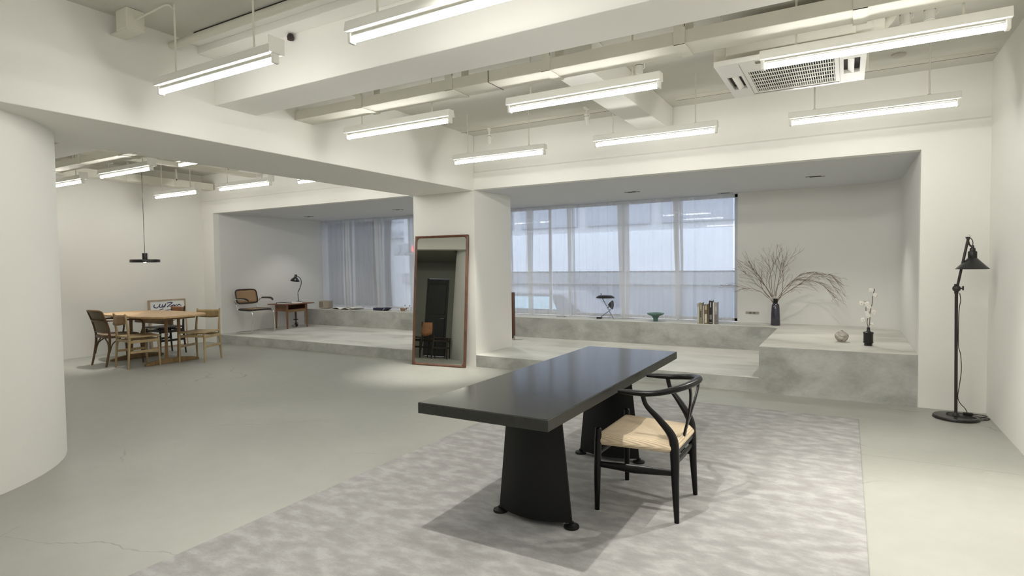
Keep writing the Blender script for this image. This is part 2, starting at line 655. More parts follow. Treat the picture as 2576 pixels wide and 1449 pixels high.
# cross beam with a stepped upper part
cb = MB()
cb.bb(XC1, XR, 2.96, 3.35, 2.755, ZC)
cb.bb(XC1, XR, 2.83, 2.96, 3.13, 3.19)
cb.bb(XC1, XR, 2.72, 2.96, 3.19, ZC)
struct(cb, 'trim_cross_beam', PLASTER, bevel=0.006)
cb = MB()
cb.bb(XL, XC0, 2.96, 3.35, 2.755, ZC)
cb.bb(XL, XC0, 2.83, 2.96, 3.13, ZC)
struct(cb, 'trim_cross_beam', PLASTER, bevel=0.006)

# big round pillar that ends the wall of the left alcove
pil = MB()
c0 = (-5.83, 0.95)
pil.lathe([(1.315, 0.0), (1.315, ZC)], (c0[0], c0[1], 0), 96)
struct(pil, 'wall_round_pillar', PLASTER, smooth=True)

# wall at the near side of the left bay with an opening into a dim alcove (seen in the mirror)
aw = MB()
aw.bb(-9.75, -5.9, 2.06, 2.20, 2.47, ZC)
aw.bb(XL, -9.75, 2.06, 2.20, 0, ZC)
struct(aw, 'wall_alcove_front', PLASTER)
al = MB()
al.bb(-9.75 - 0.12, -9.75, 0.0, 2.06, 0, 2.6)
al.bb(-7.00, -6.88, 0.0, 0.6, 0, 2.6)
al.bb(-9.75, -8.42, 0.0, 0.12, 0, 2.6)
al.bb(-7.78, -7.00, 0.0, 0.12, 0, 2.6)
al.bb(-8.42, -7.78, 0.0, 0.12, 2.06, 2.6)
ALC = simple('alcove_dimness', (0.30, 0.30, 0.26), 0.75)  # dimness of the alcove put into its wall colour
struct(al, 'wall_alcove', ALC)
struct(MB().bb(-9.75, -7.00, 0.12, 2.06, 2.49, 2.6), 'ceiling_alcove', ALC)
dr = struct(MB().bb(-8.41, -7.79, 0.04, 0.08, 0.004, 2.05), 'door_1', simple('dark_door', (0.03, 0.033, 0.034), 0.5), bevel=0.004)
for z0_, z1_ in ((0.25, 0.95), (1.1, 1.9)):
    MB().bb(-8.34, -7.86, 0.08, 0.092, z0_, z1_).build('door_panel', simple('dark_door_panel', (0.022, 0.025, 0.026), 0.45), dr, bevel=0.004)
MB().tube([(-7.86, 0.08, 1.0), (-7.86, 0.13, 1.0), (-7.96, 0.13, 1.0)], 0.009).build('door_handle', CHROME, dr)


# ------------------------------------------------------------------ window recess
rc = MB()
R = 0.5
cpts = arc((XJR - R, YW - R), R, 0, PI / 2, 12)


def recess_back():
    m = MB()
    inner = [(XJR, YF + 0.12)] + cpts + [(-1.45, YW)]
    outer = [(XJR + 0.15, YF + 0.12)] + [(XJR + 0.15, YW - R)] + [(XJR + 0.15, YW + 0.2), (-1.45, YW + 0.2)]
    poly = inner + outer[::-1]
    m.prism(poly, 0, ZO + 0.1)
    return m


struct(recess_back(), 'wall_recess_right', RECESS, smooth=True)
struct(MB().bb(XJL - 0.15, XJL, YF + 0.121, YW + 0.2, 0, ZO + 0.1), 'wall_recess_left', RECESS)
struct(MB().bb(XJL - 0.1, XJR + 0.1, YF + 0.12, YW + 0.25, ZO, ZO + 0.12), 'ceiling_recess', simple('recess_ceiling_shade', (0.60, 0.605, 0.615), 0.8, spec=0.2))  # window-blue shade under this ceiling put into its colour
struct(MB().bb(XJL - 0.05, -1.45, YW + 0.02, YW + 0.24, -0.7, ZS - 0.01), 'wall_window_sill', RECESS)

# platform (long low step) and bench (long seat running into the big box at the right)
pl = MB().bb(XJL, XBOX, YF + 0.001, YS, -0.1, ZP)
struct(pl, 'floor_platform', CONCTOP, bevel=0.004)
# thin face of the step
st = MB()
st.bb(XJL, XC0, YF - 0.004, YF + 0.02, 0, ZP - 0.004)
st.bb(XC1, XBOX, YF - 0.004, YF + 0.02, 0, ZP - 0.004)
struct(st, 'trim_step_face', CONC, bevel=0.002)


def bench_poly(ins=0.0):
    rr = 0.20
    inn = arc((XBOX - rr, YS - rr), rr, PI / 2, 0, 10)
    p = [(XJL, YW + 0.2), (XJL, YS - ins)]
    p += [(x + 0, y - ins * 0) for x, y in [(XBOX - rr, YS - ins)]]
    p += inn[1:]
    p += [(XBOX, YF + ins)]
    p += [(XJR, YF + ins), (XJR, YW - R)]
    return p


bp_ = [(XJL, YW + 0.02), (XJL, YS)]
bp_ += arc((XBOX - 0.2, YS - 0.2), 0.2, PI / 2, 0, 10)
bp_ += [(XBOX, YF - 0.002), (XJR - 0.001, YF - 0.002), (XJR - 0.001, YW - R)]
bp_ += [(x - 0.001, y - 0.001) for x, y in cpts[1:]] + [(-1.45, YW + 0.02)]
bm_ = MB().prism(bp_, 0.0, ZS - 0.006)
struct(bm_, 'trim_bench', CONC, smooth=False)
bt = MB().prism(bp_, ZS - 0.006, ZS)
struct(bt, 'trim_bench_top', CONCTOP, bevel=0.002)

# windows
FRAME = simple('window_frame_grey', (0.62, 0.63, 0.65), 0.5)


def window(n, x0, x1, mull):
    w = tag(thing('window_%d' % n, None, None, (0, 0, 0)), kind='structure')
    m = MB()
    y0, y1 = YW + 0.10, YW + 0.15
    m.bb(x0, x1, y0, y1, ZS, ZS + 0.05).bb(x0, x1, y0, y1, ZO - 0.05, ZO)
    m.bb(x0, x0 + 0.05, y0, y1, ZS, ZO).bb(x1 - 0.05, x1, y0, y1, ZS, ZO)
    m.build('window_frame', FRAME, w, bevel=0.004)
    for x in mull:
        MB().bb(x - 0.018, x + 0.018, y0 - 0.01, y1 + 0.01, ZS + 0.05, ZO - 0.05).build('mullion', FRAME, w, bevel=0.003)
    xs = [x0 + 0.05] + list(mull) + [x1 - 0.05]
    for a, b_ in zip(xs[:-1], xs[1:]):
        MB().bb(a, b_, YW + 0.122, YW + 0.128, ZS + 0.05, ZO - 0.05).build('pane', PANE, w)
    return w


window(1, XJL + 0.01, -5.6, [-9.58, -8.70, -7.80, -6.7])
window(2, -5.6, -1.46, [-4.68, -3.30, -2.40])


# ------------------------------------------------------------------ sheer curtains
def curtain(x0, x1, seed, bunch_l, bunch_r, label, z0=ZS + 0.004, z1=ZO - 0.012, y=9.40):
    rnd = random.Random(seed)
    path = []      # (x, y) top
    def bunch(xa, w, folds):
        for k in range(folds):
            path.append((xa + w * (0.1 + 0.8 * ((k % 2))) + rnd.uniform(-.01, .01), -0.045 + 0.09 * k / max(1, folds - 1)))
    if bunch_l:
        bunch(x0, bunch_l, 4)
    x = x0 + (bunch_l or 0)
    i = 0
    ph = rnd.uniform(0, 6)
    while x < x1 - (bunch_r or 0):
        a = (0.010 + 0.012 * abs(math.sin(ph + x * 2.1))) * (0.45 if x0 < -5.5 else 1.0)
        path.append((x, a * (1 if i % 2 else -1) * 1.2))
        x += rnd.uniform(0.045, 0.11)
        i += 1
    if bunch_r:
        bunch(x1 - bunch_r, bunch_r, 4)
    P = smooth_path([(p[0], p[1], 0) for p in path], 4)
    # bottoms drift: narrower bunches towards the hem
    drift = [rnd.uniform(-0.02, 0.02) for _ in range(8)]
    nz = 12
    m = MB()
    n = len(P) - 1
    cx = (x0 + x1) / 2

    def fn(u, v):
        p = P[int(round(u * n))]
        z = z1 + (z0 - z1) * v
        k = 1 - 0.35 * v * v
        dx = 0.012 * math.sin(5 * v + p.x * 7 + seed) * v
        if bunch_l and p.x < x0 + bunch_l:
            dx += -(p.x - x0) * 0.45 * v + 0.03 * v
        if bunch_r and p.x > x1 - bunch_r:
            dx += (x1 - p.x) * 0.45 * v - 0.0 * v
        return (p.x + dx, y + p.y * (0.9 + 0.4 * v) * (0.7 + 0.3 * k), z)
    m.grid(fn, n, nz)
    o = m.build('curtain', SHEER, smooth=True)
    return tag(o, label, 'curtain', 'sheer white curtains along the window')


CY = 9.375
curtain(-10.42, -9.62, 1, None, 0.10, 'white sheer curtain panel at far left of the left window beside the grey wall', y=CY)
curtain(-9.62, -8.70, 2, 0.03, 0.16, 'white sheer curtain panel behind the open book at the left window', y=CY)
curtain(-8.72, -7.80, 3, 0.05, 0.12, 'white sheer curtain panel behind the dark folded object at the left window', y=CY)
curtain(-7.80, -5.45, 4, 0.12, None, 'white sheer curtain panel that passes behind the square column and the mirror', y=CY)
curtain(-5.45, -5.04, 5, 0.03, None, 'narrow white sheer curtain panel just right of the square column', y=CY)
curtain(-5.11, -4.19, 6, 0.16, 0.12, 'white sheer curtain panel with sagging hem at top, left part of right window', y=CY)
curtain(-4.20, -3.22, 7, 0.06, 0.16, 'white sheer curtain panel behind the small black folding desk lamp', y=CY)
curtain(-3.24, -2.30, 8, 0.08, 0.14, 'white sheer curtain panel behind the green pedestal bowl', y=CY)
curtain(-2.32, -1.47, 9, 0.04, None, 'white sheer curtain panel behind the books, rightmost of the window', y=CY)

# ------------------------------------------------------------------ outside, seen dimly through the curtains
TILE = simple('white_tile', (0.72, 0.76, 0.80), 0.4)
street = struct(MB().bb(-40, 14, YW + 0.3, 40, -0.85, -0.7), 'floor_street', simple('asphalt', (0.30, 0.30, 0.30), 0.8))
OUTW = simple('building_pale', (0.40, 0.41, 0.43), 0.7, noise=0.04, nscale=2)
OUTG = simple('building_grey', (0.24, 0.25, 0.27), 0.7)
OUTWH = simple('white_boarding', (0.60, 0.62, 0.66), 0.6)
OUTGL = simple('office_glass', (0.24, 0.26, 0.30), 0.15, spec=0.8)
bd = thing('office_building', 'grey office building with horizontal bands across the street, right window', 'building', (-5.5, 17, -0.7))
MB().bb(-9, 8, 0, 5, 0, 7.4).build('wall', OUTW, bd)
for z in (1.5, 4.6, 7.1):
    MB().bb(-9, 8, -0.15, 0, z, z + 0.35).build('ledge', OUTG, bd)
MB().bb(-5, 7.6, -0.1, 0.0, 1.9, 3.1).build('white_band', OUTWH, bd)
for i in range(7):
    MB().bb(-8.6 + i * 2.35, -6.6 + i * 2.35, -0.06, 0.02, 3.3, 4.5).build('window', OUTGL, bd)
    MB().bb(-8.6 + i * 2.35, -6.6 + i * 2.35, -0.06, 0.02, 5.4, 6.9).build('window', OUTGL, bd)
MB().bb(-8.5, 7.5, -0.05, 0.02, 0.0, 1.4).build('shopfront', OUTGL, bd)
bd = thing('street_building', 'pale street building with upper windows behind the left window curtains', 'building', (-23, 19, -0.7))
MB().bb(-7, 8, 0, 5, 0, 7.0).build('wall', OUTW, bd)
MB().bb(-7, 8, -0.3, 0, 3.3, 3.55).build('canopy', OUTG, bd)
for i in range(6):
    MB().bb(-6.4 + i * 2.4, -4.9 + i * 2.4, -0.05, 0.02, 4.0, 6.0).build('window', OUTGL, bd)
MB().bb(-2.5, 2.0, -0.08, 0.02, 0.1, 3.1).build('white_shutter', OUTWH, bd)
MB().bb(3.2, 6.0, -0.08, 0.02, 0.1, 3.1).build('white_shutter', OUTWH, bd)

tw = thing('tiled_pier', 'white tiled pier just outside the left end of the window', 'pillar', (-11.0, 10.15, -0.7))
MB().bb(-0.75, 0.0, 0, 0.8, 0, 3.6).build('core', simple('grout', (0.35, 0.40, 0.46), 0.8), tw)
tb = None
for j in range(19):
    for i in range(3):
        w_ = 0.25
        off = 0.0
        if tb is None:
            tb = MB().box((0, 0, 0), (w_ - 0.012, 0.012, 0.19 - 0.012)).build('tile', TILE, tw)
            o = tb
        else:
            o = tb.copy(); COL.objects.link(o)
        o.location = (-0.75 + w_ * (i + 0.5), -0.006, 0.095 + j * 0.19)
for j in range(19):
    for i in range(3):
        o = tb.copy(); COL.objects.link(o)
        o.rotation_euler = (0, 0, PI / 2)
        o.location = (0.006, 0.13 + i * 0.25, 0.095 + j * 0.19)


def traffic_light(loc, col, on, label):
    t = thing('traffic_light', label, 'traffic light', loc)
    MB().tube([(0, 0.15, -3.0), (0, 0.15, 0.4)], 0.06).build('pole', OUTG, t)
    MB().bb(-0.55, 0.55, -0.12, 0.06, -0.19, 0.19).build('housing', OUTG, t, bevel=0.03)
    for i in range(3):
        MB().lathe([(0.13, 0), (0.13, 0.03), (0.0, 0.05)], seg=20, M=Matrix.Translation((-0.35 + 0.35 * i, -0.12, 0)) @ Matrix.Rotation(PI / 2, 4, 'X')).build(
            'signal_lens', emit('signal_glow_' + col[0], col[1], 5.0) if i == on else OUTG, t)


traffic_light((-14.05, 14.5, 1.78), ('green', (0.1, 0.9, 0.7)), 0, 'traffic light showing green seen through the left curtains')
traffic_light((-11.75, 14.0, 1.95), ('red', (1.0, 0.12, 0.12)), 2, 'traffic light showing red seen beside the mirror top')

# a parked car outside
car = thing('parked_car', 'pale parked car with windows coloured by sky reflection seen low through the right window', 'car', (-6.7, 13.2, -0.76))
CARP = simple('car_paint', (0.20, 0.20, 0.22), 0.35)
body = [(-2.2, 0.35), (2.2, 0.35), (2.25, 0.8), (2.1, 1.02), (1.4, 1.1), (0.9, 1.5), (-1.2, 1.52), (-1.9, 1.1), (-2.2, 0.95)]
MB().prism(body, -0.8, 0.8, Matrix.Rotation(PI / 2, 4, 'X')).build('body', CARP, car, bevel=0.04)
CG = simple('car_glass_sky_reflection', (0.62, 0.80, 0.86), 0.15)  # reflected sky painted as a pale blue glass colour
for a, b_ in ((-1.55, -0.45), (-0.38, 0.75)):
    MB().prism([(a, 1.12), (b_, 1.12), (b_ - 0.12 * (b_ > 0), 1.42), (a + 0.18 * (a < -1), 1.42)], 0.8, 0.815, Matrix.Rotation(PI / 2, 4, 'X')).build('window', CG, car)
for x in (-1.4, 1.4):
    for y in (-0.8, 0.62):
        MB().lathe([(0.32, 0), (0.32, 0.18)], seg=24, M=Matrix.Translation((x, y + 0.18 * (y > 0) * 0 + 0.18, 0.32)) @ Matrix.Rotation(PI / 2, 4, 'X')).build('wheel', DARKGAP, car)

# ------------------------------------------------------------------ ceiling: fluorescent battens
def make_batten(plate):
    """origin at the centre of the tube; runs along x; rods go up to the ceiling"""
    t = thing('fluorescent_lamp', 'lamp', 'ceiling lamp', (0, 0, 0))
    h = MB()
    h.prism([(-0.046, 0.030), (0.046, 0.030), (0.034, 0.088), (-0.034, 0.088)], -0.615, 0.615,
            Matrix(((0, 0, 1, 0), (1, 0, 0, 0), (0, 1, 0, 0), (0, 0, 0, 1))))
    h.build('housing', WHITEP, t, bevel=0.003)
    for s in (-1, 1):
        e = MB().bb(-0.012, 0.012, -0.022, 0.022, -0.026, 0.032)
        e.build('lamp_holder', WHITEP, t, bevel=0.006, loc=(s * 0.598, 0, 0))
    tu = MB().tube([(-0.586, 0, 0), (0.586, 0, 0)], 0.0205, 16).build('tube', TUBEM, t, smooth=True)
    # LED tube: only the diffuser below gives light, its back under the housing is plain plastic
    tu.data.materials.append(WHITEP)
    for pl_ in tu.data.polygons:
        if pl_.normal.z > 0.25:
            pl_.material_index = 1
    for s in (-1, 1):
        top = ZC - 2.655
        MB().tube([(s * 0.41, 0, 0.086), (s * 0.41, 0, top)], 0.0065, 8).lathe([(0.016, 0.086), (0.012, 0.10), (0.0, 0.10)], (s * 0.41, 0, 0), 12).build('rod', OFFW, t, smooth=True)
    if plate:
        MB().bb(0.612, 0.617, -0.055, 0.055, 0.03, 0.125).build('end_plate', WHITEP, t)
    return t


ZT = 2.655
bat0 = make_batten(False)
bat1 = make_batten(True)
rows = [
    (1, -3.545, 2.33, 'white fluorescent batten hanging nearest the round pillar, upper left', True),
    (0, -1.745, 2.35, 'large white fluorescent batten cut off by the top edge of the photo', False),
    (0, -3.53, 4.06, 'white fluorescent batten over the hall between the cross beam and the column', False),
    (0, -1.74, 4.05, 'white fluorescent batten below the bracketed duct, centre of the ceiling', False),
    (0, 0.125, 4.02, 'longest looking white fluorescent batten, in front of the air conditioner', False),
    (0, -3.49, 5.75, 'small white fluorescent batten near the top of the square column', False),
    (0, -1.67, 5.70, 'white fluorescent batten below the end of the diagonal boxed duct', False),
    (0, 0.15, 5.78, 'white fluorescent batten nearest the right corner behind the air conditioner', False),
    (1, -7.98, 4.00, 'white fluorescent batten to the right of the pendant cord in the far bay', True),
    (1, -9.80, 4.06, 'white fluorescent batten partly hidden by the round pillar', True),
    (1, -9.70, 5.64, 'white fluorescent batten lowest in the far left bay over the dining table', True),
    (1, -7.91, 5.64, 'white fluorescent batten in front of the left recess header', True),
    (0, -6.27, 4.05, 'white fluorescent batten half hidden above the long beam, left one', False),
    (0, -6.28, 5.78, 'small white fluorescent batten half hidden by the long beam, near the mirror', False),
]
used = {0: False, 1: False}
for kind, x, y, lab, _ in rows:
    src = (bat0, bat1)[kind]
    o = src if not used[kind] else copy_tree(src)
    used[kind] = True
    o.location = (x, y, ZT)
    o['label'] = lab
    o['group'] = 'fluorescent battens hanging from the ceiling'
# unseen lamps outside the frame, added to the grid to boost the light
for x, y, wh in ((0.13, 2.33, 'just right of the frame beside the big top batten'), (-1.74, 0.6, 'in the middle of the first row behind the viewer'), (0.13, 0.6, 'straight above the viewer'), (-3.5, -1.2, 'in the last row on the pillar side'), (-1.0, -1.2, 'in the last row on the right wall side')):
    o = copy_tree(bat0)
    o.location = (x, y, ZT)
    o['label'] = 'unseen white fluorescent batten ' + wh
    o['group'] = 'unseen fluorescent battens added to boost the light'


# ------------------------------------------------------------------ ceiling: ducts, pipes, rails
du = thing('boxed_duct', 'long white boxed duct with hanging straps running behind the cross beam', 'duct', (0, 3.87, 2.8))
MB().bb(XC1, XR, -0.11, 0.11, 0, 0.085).build('casing', OFFW, du, bevel=0.004)
for x in (-3.68, -2.72, -1.87, -0.93, 0.05):
    b = MB()
    b.bb(-0.035, 0.035, -0.118, -0.112, -0.006, 0.16)
    b.bb(-0.035, 0.035, -0.118, 0.118, -0.008, -0.002)
    b.bb(-0.035, 0.035, 0.112, 0.118, -0.006, ZC - 2.805)
    b.bb(-0.035, 0.035, -0.118, -0.06, 0.155, 0.16)
    b.bb(0.03, 0.042, -0.118, -0.112, 0.10, ZC - 2.805)
    b.build('strap', OFFW, du, loc=(x, 0, 0))
MB().bb(-2.36, -2.352, -0.112, 0.112, -0.003, 0.086).build('joint', GREYP, du)

du = thing('boxed_duct', 'white boxed duct continuing over the far left bay, seen past the pillar', 'duct', (0, 3.87, 2.8))
MB().bb(XL, XC0, -0.11, 0.11, 0, 0.085).build('casing', OFFW, du, bevel=0.004)
for x in (-9.6, -8.6, -7.6, -6.6):
    MB().bb(-0.035, 0.035, -0.118, 0.118, -0.008, -0.002).bb(-0.035, 0.035, -0.118, -0.112, -0.006, 0.3).build('strap', OFFW, du, loc=(x, 0, 0))

du = thing('boxed_duct', 'short white boxed duct running to the header wall behind the centre lamps', 'duct', (-1.90, 5.55, 2.93))
MB().bb(-0.15, 0.15, -1.22, 1.215, 0, ZC - 2.932).build('casing', PLASTER, du, bevel=0.004)

du = thing('boxed_duct', 'white boxed duct along the far left bay with clamps, beside the pendant cord', 'duct', (-10.50, 5.35, 2.90))
MB().bb(-0.12, 0.12, -1.4, 1.4, 0, 0.12).build('casing', OFFW, du, bevel=0.004)
for y in (-0.9, -0.1, 0.7):
    MB().bb(-0.128, 0.128, -0.03, 0.03, -0.008, 0.128).bb(0.10, 0.128, -0.012, 0.012, 0.1, ZC - 2.905).build('strap', OFFW, du, loc=(0, y, 0))

# thin duct in the far bay, parallel to it
du = thing('cable_trunking', 'thin white cable trunking on the far left bay ceiling', 'trunking', (-9.1, 4.9, 3.02))
MB().bb(-0.05, 0.05, -1.5, 1.8, 0, 0.06).build('casing', OFFW, du, bevel=0.003)
for y in (-1.0, 0.2, 1.3):
    MB().bb(-0.01, 0.01, -0.01, 0.01, 0.05, ZC - 3.02).build('hanger', OFFW, du, loc=(0, y, 0))

pp = thing('ceiling_pipe', 'white pipe under the ceiling in front of the cross beam, upper left', 'pipe', (0, 2.62, 3.13))
MB().tube([(XC1, 0, 0), (XR, 0, 0)], 0.028, 14).build('pipe', OFFW, pp, smooth=True)
for x in (-3.1, -1.3):
    MB().bb(x - 0.008, x + 0.008, -0.030, 0.030, 0.02, ZC - 3.132).build('clip', OFFW, pp)
tag(MB().bb(-4.3, -1.2, 2.676, 2.70, ZC - 0.014, ZC - 0.001).build('ceiling_slot', DARKGAP), 'narrow dark slot in the ceiling above the white pipe', 'slot')

# lighting track on the ceiling close to the header wall, in two runs
for x0, x1, lab in ((XC1 + 0.05, -2.30, 'white lighting track on the ceiling from the column to the diagonal duct'),
                    (-1.62, 1.08, 'white lighting track on the ceiling behind the air conditioner')):
    t = thing('lighting_track', lab, 'track', ((x0 + x1) / 2, 6.42, ZC))
    w = (x1 - x0) / 2
    MB().bb(-w, w, -0.018, 0.018, -0.03, 0).build('rail', simple('track_white', (0.62, 0.60, 0.53), 0.5), t)
    MB().bb(-w, w, -0.006, 0.006, -0.031, -0.029).build('slot', GREYP, t)


def track_spot(loc, tilt, az, label, group=None, big=False, power=0, angle=60, target=None, blend=0.5):
    t = thing('track_spotlight', label, 'spotlight', loc, az, group)
    k = 1.5 if big else 1.0
    if big:        # short cylinder spotlight close under the ceiling
        MB().bb(-0.03, 0.03, -0.03, 0.03, -0.012, 0).build('adapter', WHITEP, t, bevel=0.002)
        M = Matrix.Translation((0, 0, -0.065)) @ Matrix.Rotation(tilt, 4, 'X')
        hd = MB().lathe([(0.0, 0.045), (0.030, 0.043), (0.034, 0.035), (0.034, -0.058), (0.030, -0.058), (0.028, -0.045), (0, -0.045)], seg=24, M=M).build('head', WHITEP, t, smooth=True)
        MB().lathe([(0.0352, 0.010), (0.0352, 0.015)], seg=24, M=M).build('collar', GREYP, hd)
        MB().tube([(0.0, 0.0, -0.006), (0.046, 0, -0.02), (0.046, 0, -0.075), (0.034, 0, -0.085)], 0.005, 6).build('arm', WHITEP, t)
        if power:
            spot_light('spotlight_beam', (loc[0], loc[1], loc[2] - 0.13), target, power, angle, blend)
        return t
    MB().bb(-0.02 * k, 0.02 * k, -0.05 * k, 0.05 * k, -0.02, 0).build('adapter', WHITEP, t, bevel=0.002)
    MB().tube([(0, 0, -0.01), (0, 0, -0.075 * k)], 0.008 * k, 8).tube(
        [(0, 0, -0.07 * k), (0.034 * k, 0, -0.08 * k), (0.034 * k, 0, -0.12 * k)], 0.005 * k, 6).build('arm', WHITEP, t, smooth=True)
    M = Matrix.Translation((0, 0, -0.10 * k)) @ Matrix.Rotation(tilt, 4, 'X')
    hd = MB().lathe([(0.0, 0.035 * k), (0.024 * k, 0.03 * k), (0.026 * k, 0.02 * k), (0.026 * k, -0.095 * k), (0.022 * k, -0.095 * k), (0.021 * k, -0.07 * k), (0, -0.07 * k)], seg=20, M=M).build('head', WHITEP, t, smooth=True)
    MB().lathe([(0.0275 * k, 0.0), (0.0275 * k, 0.004 * k)], seg=20, M=M).build('collar', GREYP, hd)
    if power:
        p = Vector(loc) + Matrix.Rotation(az, 3, 'Z') @ (M @ Vector((0, 0, -0.115 * k)))
        spot_light('spotlight_beam', p, target, power, angle, blend)
    return t


track_spot((-4.02, 6.42, ZC - 0.03), -0.25, 0.5, 'small white track spotlight tilted beside the square column top', power=420, angle=42, target=(-4.80, 6.15, 0), blend=1.0)
track_spot((-1.60, 5.05, ZC), 0.0, 0.3, 'white spotlight above the right end of the centre lamp', big=True)
GRP = 'three white spotlights above the right lamp'
track_spot((0.20, 4.97, ZC - 0.02), 0.0, 0.2, 'left one of three white spotlights above the long right lamp', GRP, True, power=150, angle=66, target=(0.70, 4.5, 0), blend=0.8)
track_spot((0.335, 4.97, ZC - 0.02), 0.0, 0.1, 'middle one of three white spotlights above the long right lamp', GRP, True, power=360, angle=74, target=(0.75, 3.0, 0), blend=0.9)
track_spot((0.475, 4.97, ZC - 0.02), 0.0, 0.2, 'right one of three white spotlights above the long right lamp', GRP, True)
t = thing('lighting_track', 'short white lighting track carrying three spotlights above the right lamp', 'track', (0.40, 4.97, ZC))
MB().bb(-0.3, 0.5, -0.018, 0.018, -0.02, 0).build('rail', WHITEP, t)
# spotlight behind the cross beam's front that throws the table shadow (above the frame)
track_spot((-1.44, 1.69, ZC), 0.1, 0, 'white spotlight above the near end of the black table', power=190, angle=120, target=(-1.25, 2.5, 0), blend=0.8)
# spotlight in the far bay washing the wall behind the dining table
track_spot((-9.6, 4.6, ZC), 0.2, 0, 'white spotlight on the far bay ceiling over the dining table', power=200, angle=48, target=(-9.95, 4.30, 0), blend=1.0)
# spots that graze the window platforms
track_spot((-2.6, 6.25, ZC), 0.3, 0, 'white spotlight near the track over the right recess', power=0)

# junction box, upper left
jb = thing('junction_box', 'white junction box on a bracket with conduit, upper left ceiling', 'box', (-4.33, 2.24, 3.12))
MB().bb(-0.07, 0.07, -0.06, 0.06, -0.05, 0.09).build('box', OFFW, jb, bevel=0.006)
MB().prism([(-0.17, -0.055), (0.05, -0.055), (0.05, -0.045), (-0.15, -0.045)], -0.05, 0.05, Matrix.Rotation(PI / 2, 4, 'X')).build('bracket', OFFW, jb)
MB().tube(smooth_path([(0.07, 0, 0.02), (0.2, 0.03, 0.05), (0.34, 0.06, 0.08), (0.375, 0.09, 0.05)], 5), 0.006, 8).build('conduit', OFFW, jb, smooth=True)
sn = thing('heat_sensor', 'small black sensor bulb on the cross beam face', 'sensor', (-3.53, 2.955, 3.10))
MB().lathe([(0, 0), (0.022, 0.008), (0.026, 0.03), (0.018, 0.05), (0, 0.056)], seg=16, M=Matrix.Translation((0, -0.026, -0.03))).build('bulb', simple('brown_black', (0.035, 0.02, 0.02), 0.5), sn, smooth=True)
MB().tube([(0, -0.02, 0.02), (0, 0.0, 0.035)], 0.004).build('stem', OFFW, sn)
sn = thing('smoke_detector', 'small round flat detector on the ceiling near the right corner', 'detector', (0.37, 6.12, ZC))
MB().lathe([(0.055, 0), (0.055, -0.012), (0.04, -0.026), (0, -0.028)], seg=28).build('body', simple('sensor_beige', (0.5, 0.48, 0.42), 0.5), sn, smooth=True)

# ------------------------------------------------------------------ ceiling cassette air conditioner
ac = thing('air_conditioner', 'white ceiling cassette air conditioner with dark intake grille, upper right', 'air conditioner', (-0.365, 4.78, 2.80))
MB().bb(-0.40, 0.40, -0.36, 0.36, 0.03, 0.29).build('body', OFFW, ac, bevel=0.006)
pn = MB()
hw, hy = 0.465, 0.455
ix0, ix1, iy0, iy1 = -0.275, 0.275, -0.20, 0.37
pn.bb(-hw, -0.43, -hy, hy, 0, 0.035).bb(0.43, hw, -hy, hy, 0, 0.035)
pn.bb(-0.43, 0.43, -hy, iy0, 0, 0.035).bb(-0.43, 0.43, iy1, hy, 0, 0.035)
pn.bb(-0.33, ix0, iy0, iy1, 0, 0.035).bb(ix1, 0.33, iy0, iy1, 0, 0.035)
pn.bb(-0.43, -0.33, 0.21, iy1, 0, 0.035).bb(0.33, 0.43, 0.21, iy1, 0, 0.035)
pn.bb(-0.43, -0.33, iy0, -0.14, 0, 0.035).bb(0.33, 0.43, iy0, -0.14, 0, 0.035)
pn.build('panel', ACW, ac)
MB().bb(ix0, ix1, iy0, iy1, 0.028, 0.036).bb(-0.43, -0.33, -0.14, 0.21, 0.028, 0.036).bb(0.33, 0.43, -0.14, 0.21, 0.028, 0.036).build('intake', simple('intake_dark', (0.035, 0.033, 0.028), 0.7), ac)
bar = MB().bb(-0.0026, 0.0026, iy0, iy1, 0.0, 0.006)
b0 = None
nb = 36
for i in range(nb):
    x = ix0 + (i + 0.5) * (ix1 - ix0) / nb
    if b0 is None:
        b0 = bar.build('slat', ACW, ac, loc=(x, 0, 0.004))
    else:
        o = b0.copy(); COL.objects.link(o); o.location = (x, 0, 0.004)
b0 = None
for i in range(7):
    y = iy0 + i * (iy1 - iy0) / 6
    if b0 is None:
        b0 = MB().bb(ix0, ix1, -0.0035, 0.0035, 0.0, 0.006).build('cross_bar', ACW, ac, loc=(0, y, 0.002))
    else:
        o = b0.copy(); COL.objects.link(o); o.location = (0, y, 0.002)
for s in (-1, 1):
    lv = MB().bb(-0.022, 0.022, -0.165, 0.165, -0.004, 0.004)
    lv.build('louvre', ACW, ac, bevel=0.002, loc=(s * 0.375, 0.035, 0.008), rot=(0, s * 0.5, 0))
MB().bb(-0.20, -0.12, -0.42, -0.37, -0.002, 0.0).build('label_plate', simple('olive_label', (0.16, 0.155, 0.11), 0.5), ac)
MB().bb(-0.30, 0.30, 0.395, 0.40, -0.003, 0.0).build('panel_seam', GREYP, ac)
for x in (-0.305, 0.305):
    MB().bb(x - 0.001, x + 0.001, -0.42, 0.42, -0.001, 0.0).build('panel_seam', GREYP, ac)
for x, y in ((-0.44, -0.33), (-0.44, 0.33), (0.44, -0.33), (0.44, 0.33)):
    b = MB().bb(-0.05, 0.05, -0.004, 0.004, 0.03, 0.16).tube([(0, 0.01, 0.1), (0, 0.01, ZC - 2.8)], 0.006, 8)
    for k in range(4):
        b.bb(-0.03 + 0.035 * (k % 2) * 1.5, -0.022 + 0.035 * (k % 2) * 1.5, -0.006, -0.0035, 0.07 + 0.04 * (k // 2), 0.078 + 0.04 * (k // 2))
    b.build('hanging_bracket', OFFW, ac, loc=(x, y, 0))
